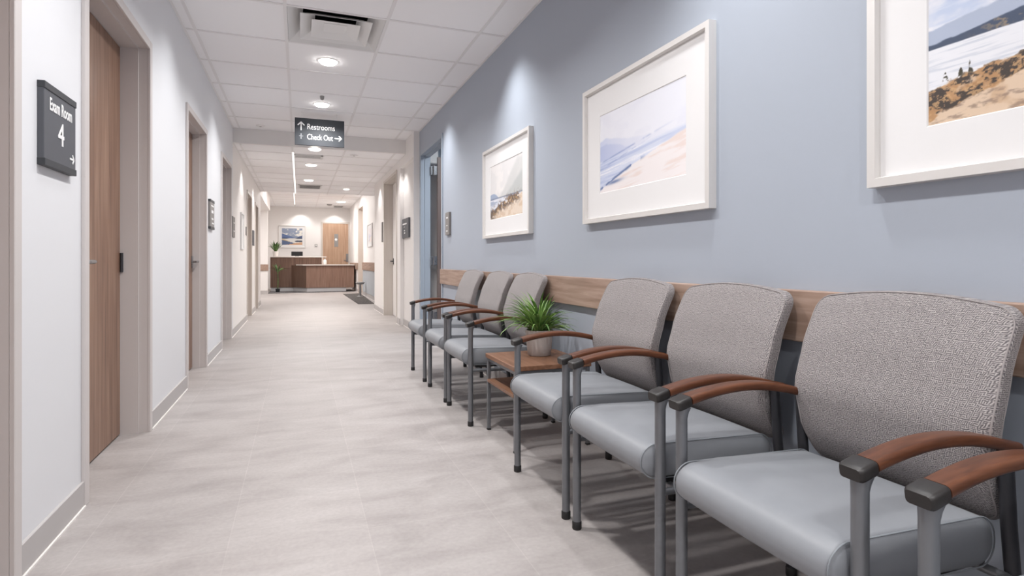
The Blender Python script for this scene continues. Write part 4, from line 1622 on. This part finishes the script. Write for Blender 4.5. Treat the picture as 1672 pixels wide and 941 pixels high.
# light switch and thermostat on the end wall
for px, py, w, h, nm, lab in ((516, 401, 0.09, 0.10, 'thermostat', 'small grey wall control between the end wall picture and oak door'),
                              (573.2, 404, 0.03, 0.04, 'light_switch', 'tiny switch on the end wall right of the oak door')):
    X = Xy(px, YB)
    o = tag(empty(nm, (X, YB + 0.003, Zp(py, X, YB))), lab, 'wall control')
    obj('plate', box((-w / 2, -0.02, -h / 2), (w / 2, 0, h / 2), 0.004, 1), 'grey_plastic', o)
    obj('face', box((-w * 0.32, -0.026, -h * 0.32), (w * 0.32, -0.018, h * 0.32), 0.003, 1), 'white_plastic', o)

# low stool by the far right doorway
sx, sy = Xy(588, 16.3), 16.3
st = tag(empty('stool', (sx, sy, 0)), 'low grey stool with a round seat by the far right doorway', 'stool')
zs = Zp(461, sx, sy)
bm = bmesh.new()
lathe(bm, [(0.07, zs - 0.06), (0.10, zs - 0.05), (0.125, zs - 0.012), (0.12, zs), (0.09, zs + 0.006)], n=28)
obj('seat', bm, 'grey_plastic', st, 45)
bm = bmesh.new()
lathe(bm, [(0.035, 0.03), (0.03, zs - 0.05)], n=14)
obj('post', bm, 'chrome', st, 45)
bm = bmesh.new()
lathe(bm, [(0.09, 0.0), (0.09, 0.012), (0.04, 0.034)], n=24)
obj('base', bm, 'grey_plastic', st, 45)

# ------------------------------------------------------------------ light
WASH = 64.0
for y in (6.15, 4.02, 1.6, -0.7):
    o = lamp('SPOT', 'wall_washer_lamp', (1.16, y, ZC - 0.03), WASH * 0.92, (0.98, 0.99, 1.0), spot_size=math.radians(104), spot_blend=1.0, shadow_soft_size=0.08)
    o.rotation_euler = (0, math.radians(-9), 0)
for y in (6.6, 4.4, 2.2, 0.0):
    o = lamp('SPOT', 'wall_washer_lamp', (-0.32, y, ZC - 0.03), WASH * 0.32, (0.98, 0.99, 1.0), spot_size=math.radians(112), spot_blend=1.0, shadow_soft_size=0.05)
    o.rotation_euler = (0, math.radians(14), 0)
for x, y, z in ((-0.6, 9.6, ZH), (-0.6, 11.9, ZH), (1.25, 8.7, ZH), (1.25, 11.2, ZH), (1.5, 13.4, ZH)):
    lamp('SPOT', 'wall_washer_lamp', (x, y, z - 0.03), WASH * 0.34, (1, 0.97, 0.945), spot_size=math.radians(105), spot_blend=0.6, shadow_soft_size=0.05)
for x in (0.05, 1.2):
    lamp('SPOT', 'wall_washer_lamp', (x, YB - 0.35, ZR - 0.03), WASH * 0.45, (1, 0.97, 0.945), spot_size=math.radians(115), spot_blend=0.6, shadow_soft_size=0.05)
lamp('AREA', 'room_lamp', (2.3, 6.6, 2.7), 30, (0.90, 0.96, 1.0), shape='DISK', size=0.5)
lamp('AREA', 'passage_lamp', (-1.5, 16.3, 2.45), 25, (1, 0.97, 0.945), shape='DISK', size=0.3)

wd = bpy.data.worlds.new('world')
sc.world = wd
wd.use_nodes = True
wd.node_tree.nodes['Background'].inputs['Color'].default_value = (0.8, 0.85, 0.9, 1)
wd.node_tree.nodes['Background'].inputs['Strength'].default_value = 0.3

sc.view_settings.view_transform = 'Standard'
sc.view_settings.look = 'None'
sc.view_settings.gamma = 1.0
sc.view_settings.use_curve_mapping = False
sc.view_settings.exposure = 0.08
sc.cycles.use_denoising = True
sc.cycles.max_bounces = 10
sc.cycles.diffuse_bounces = 6
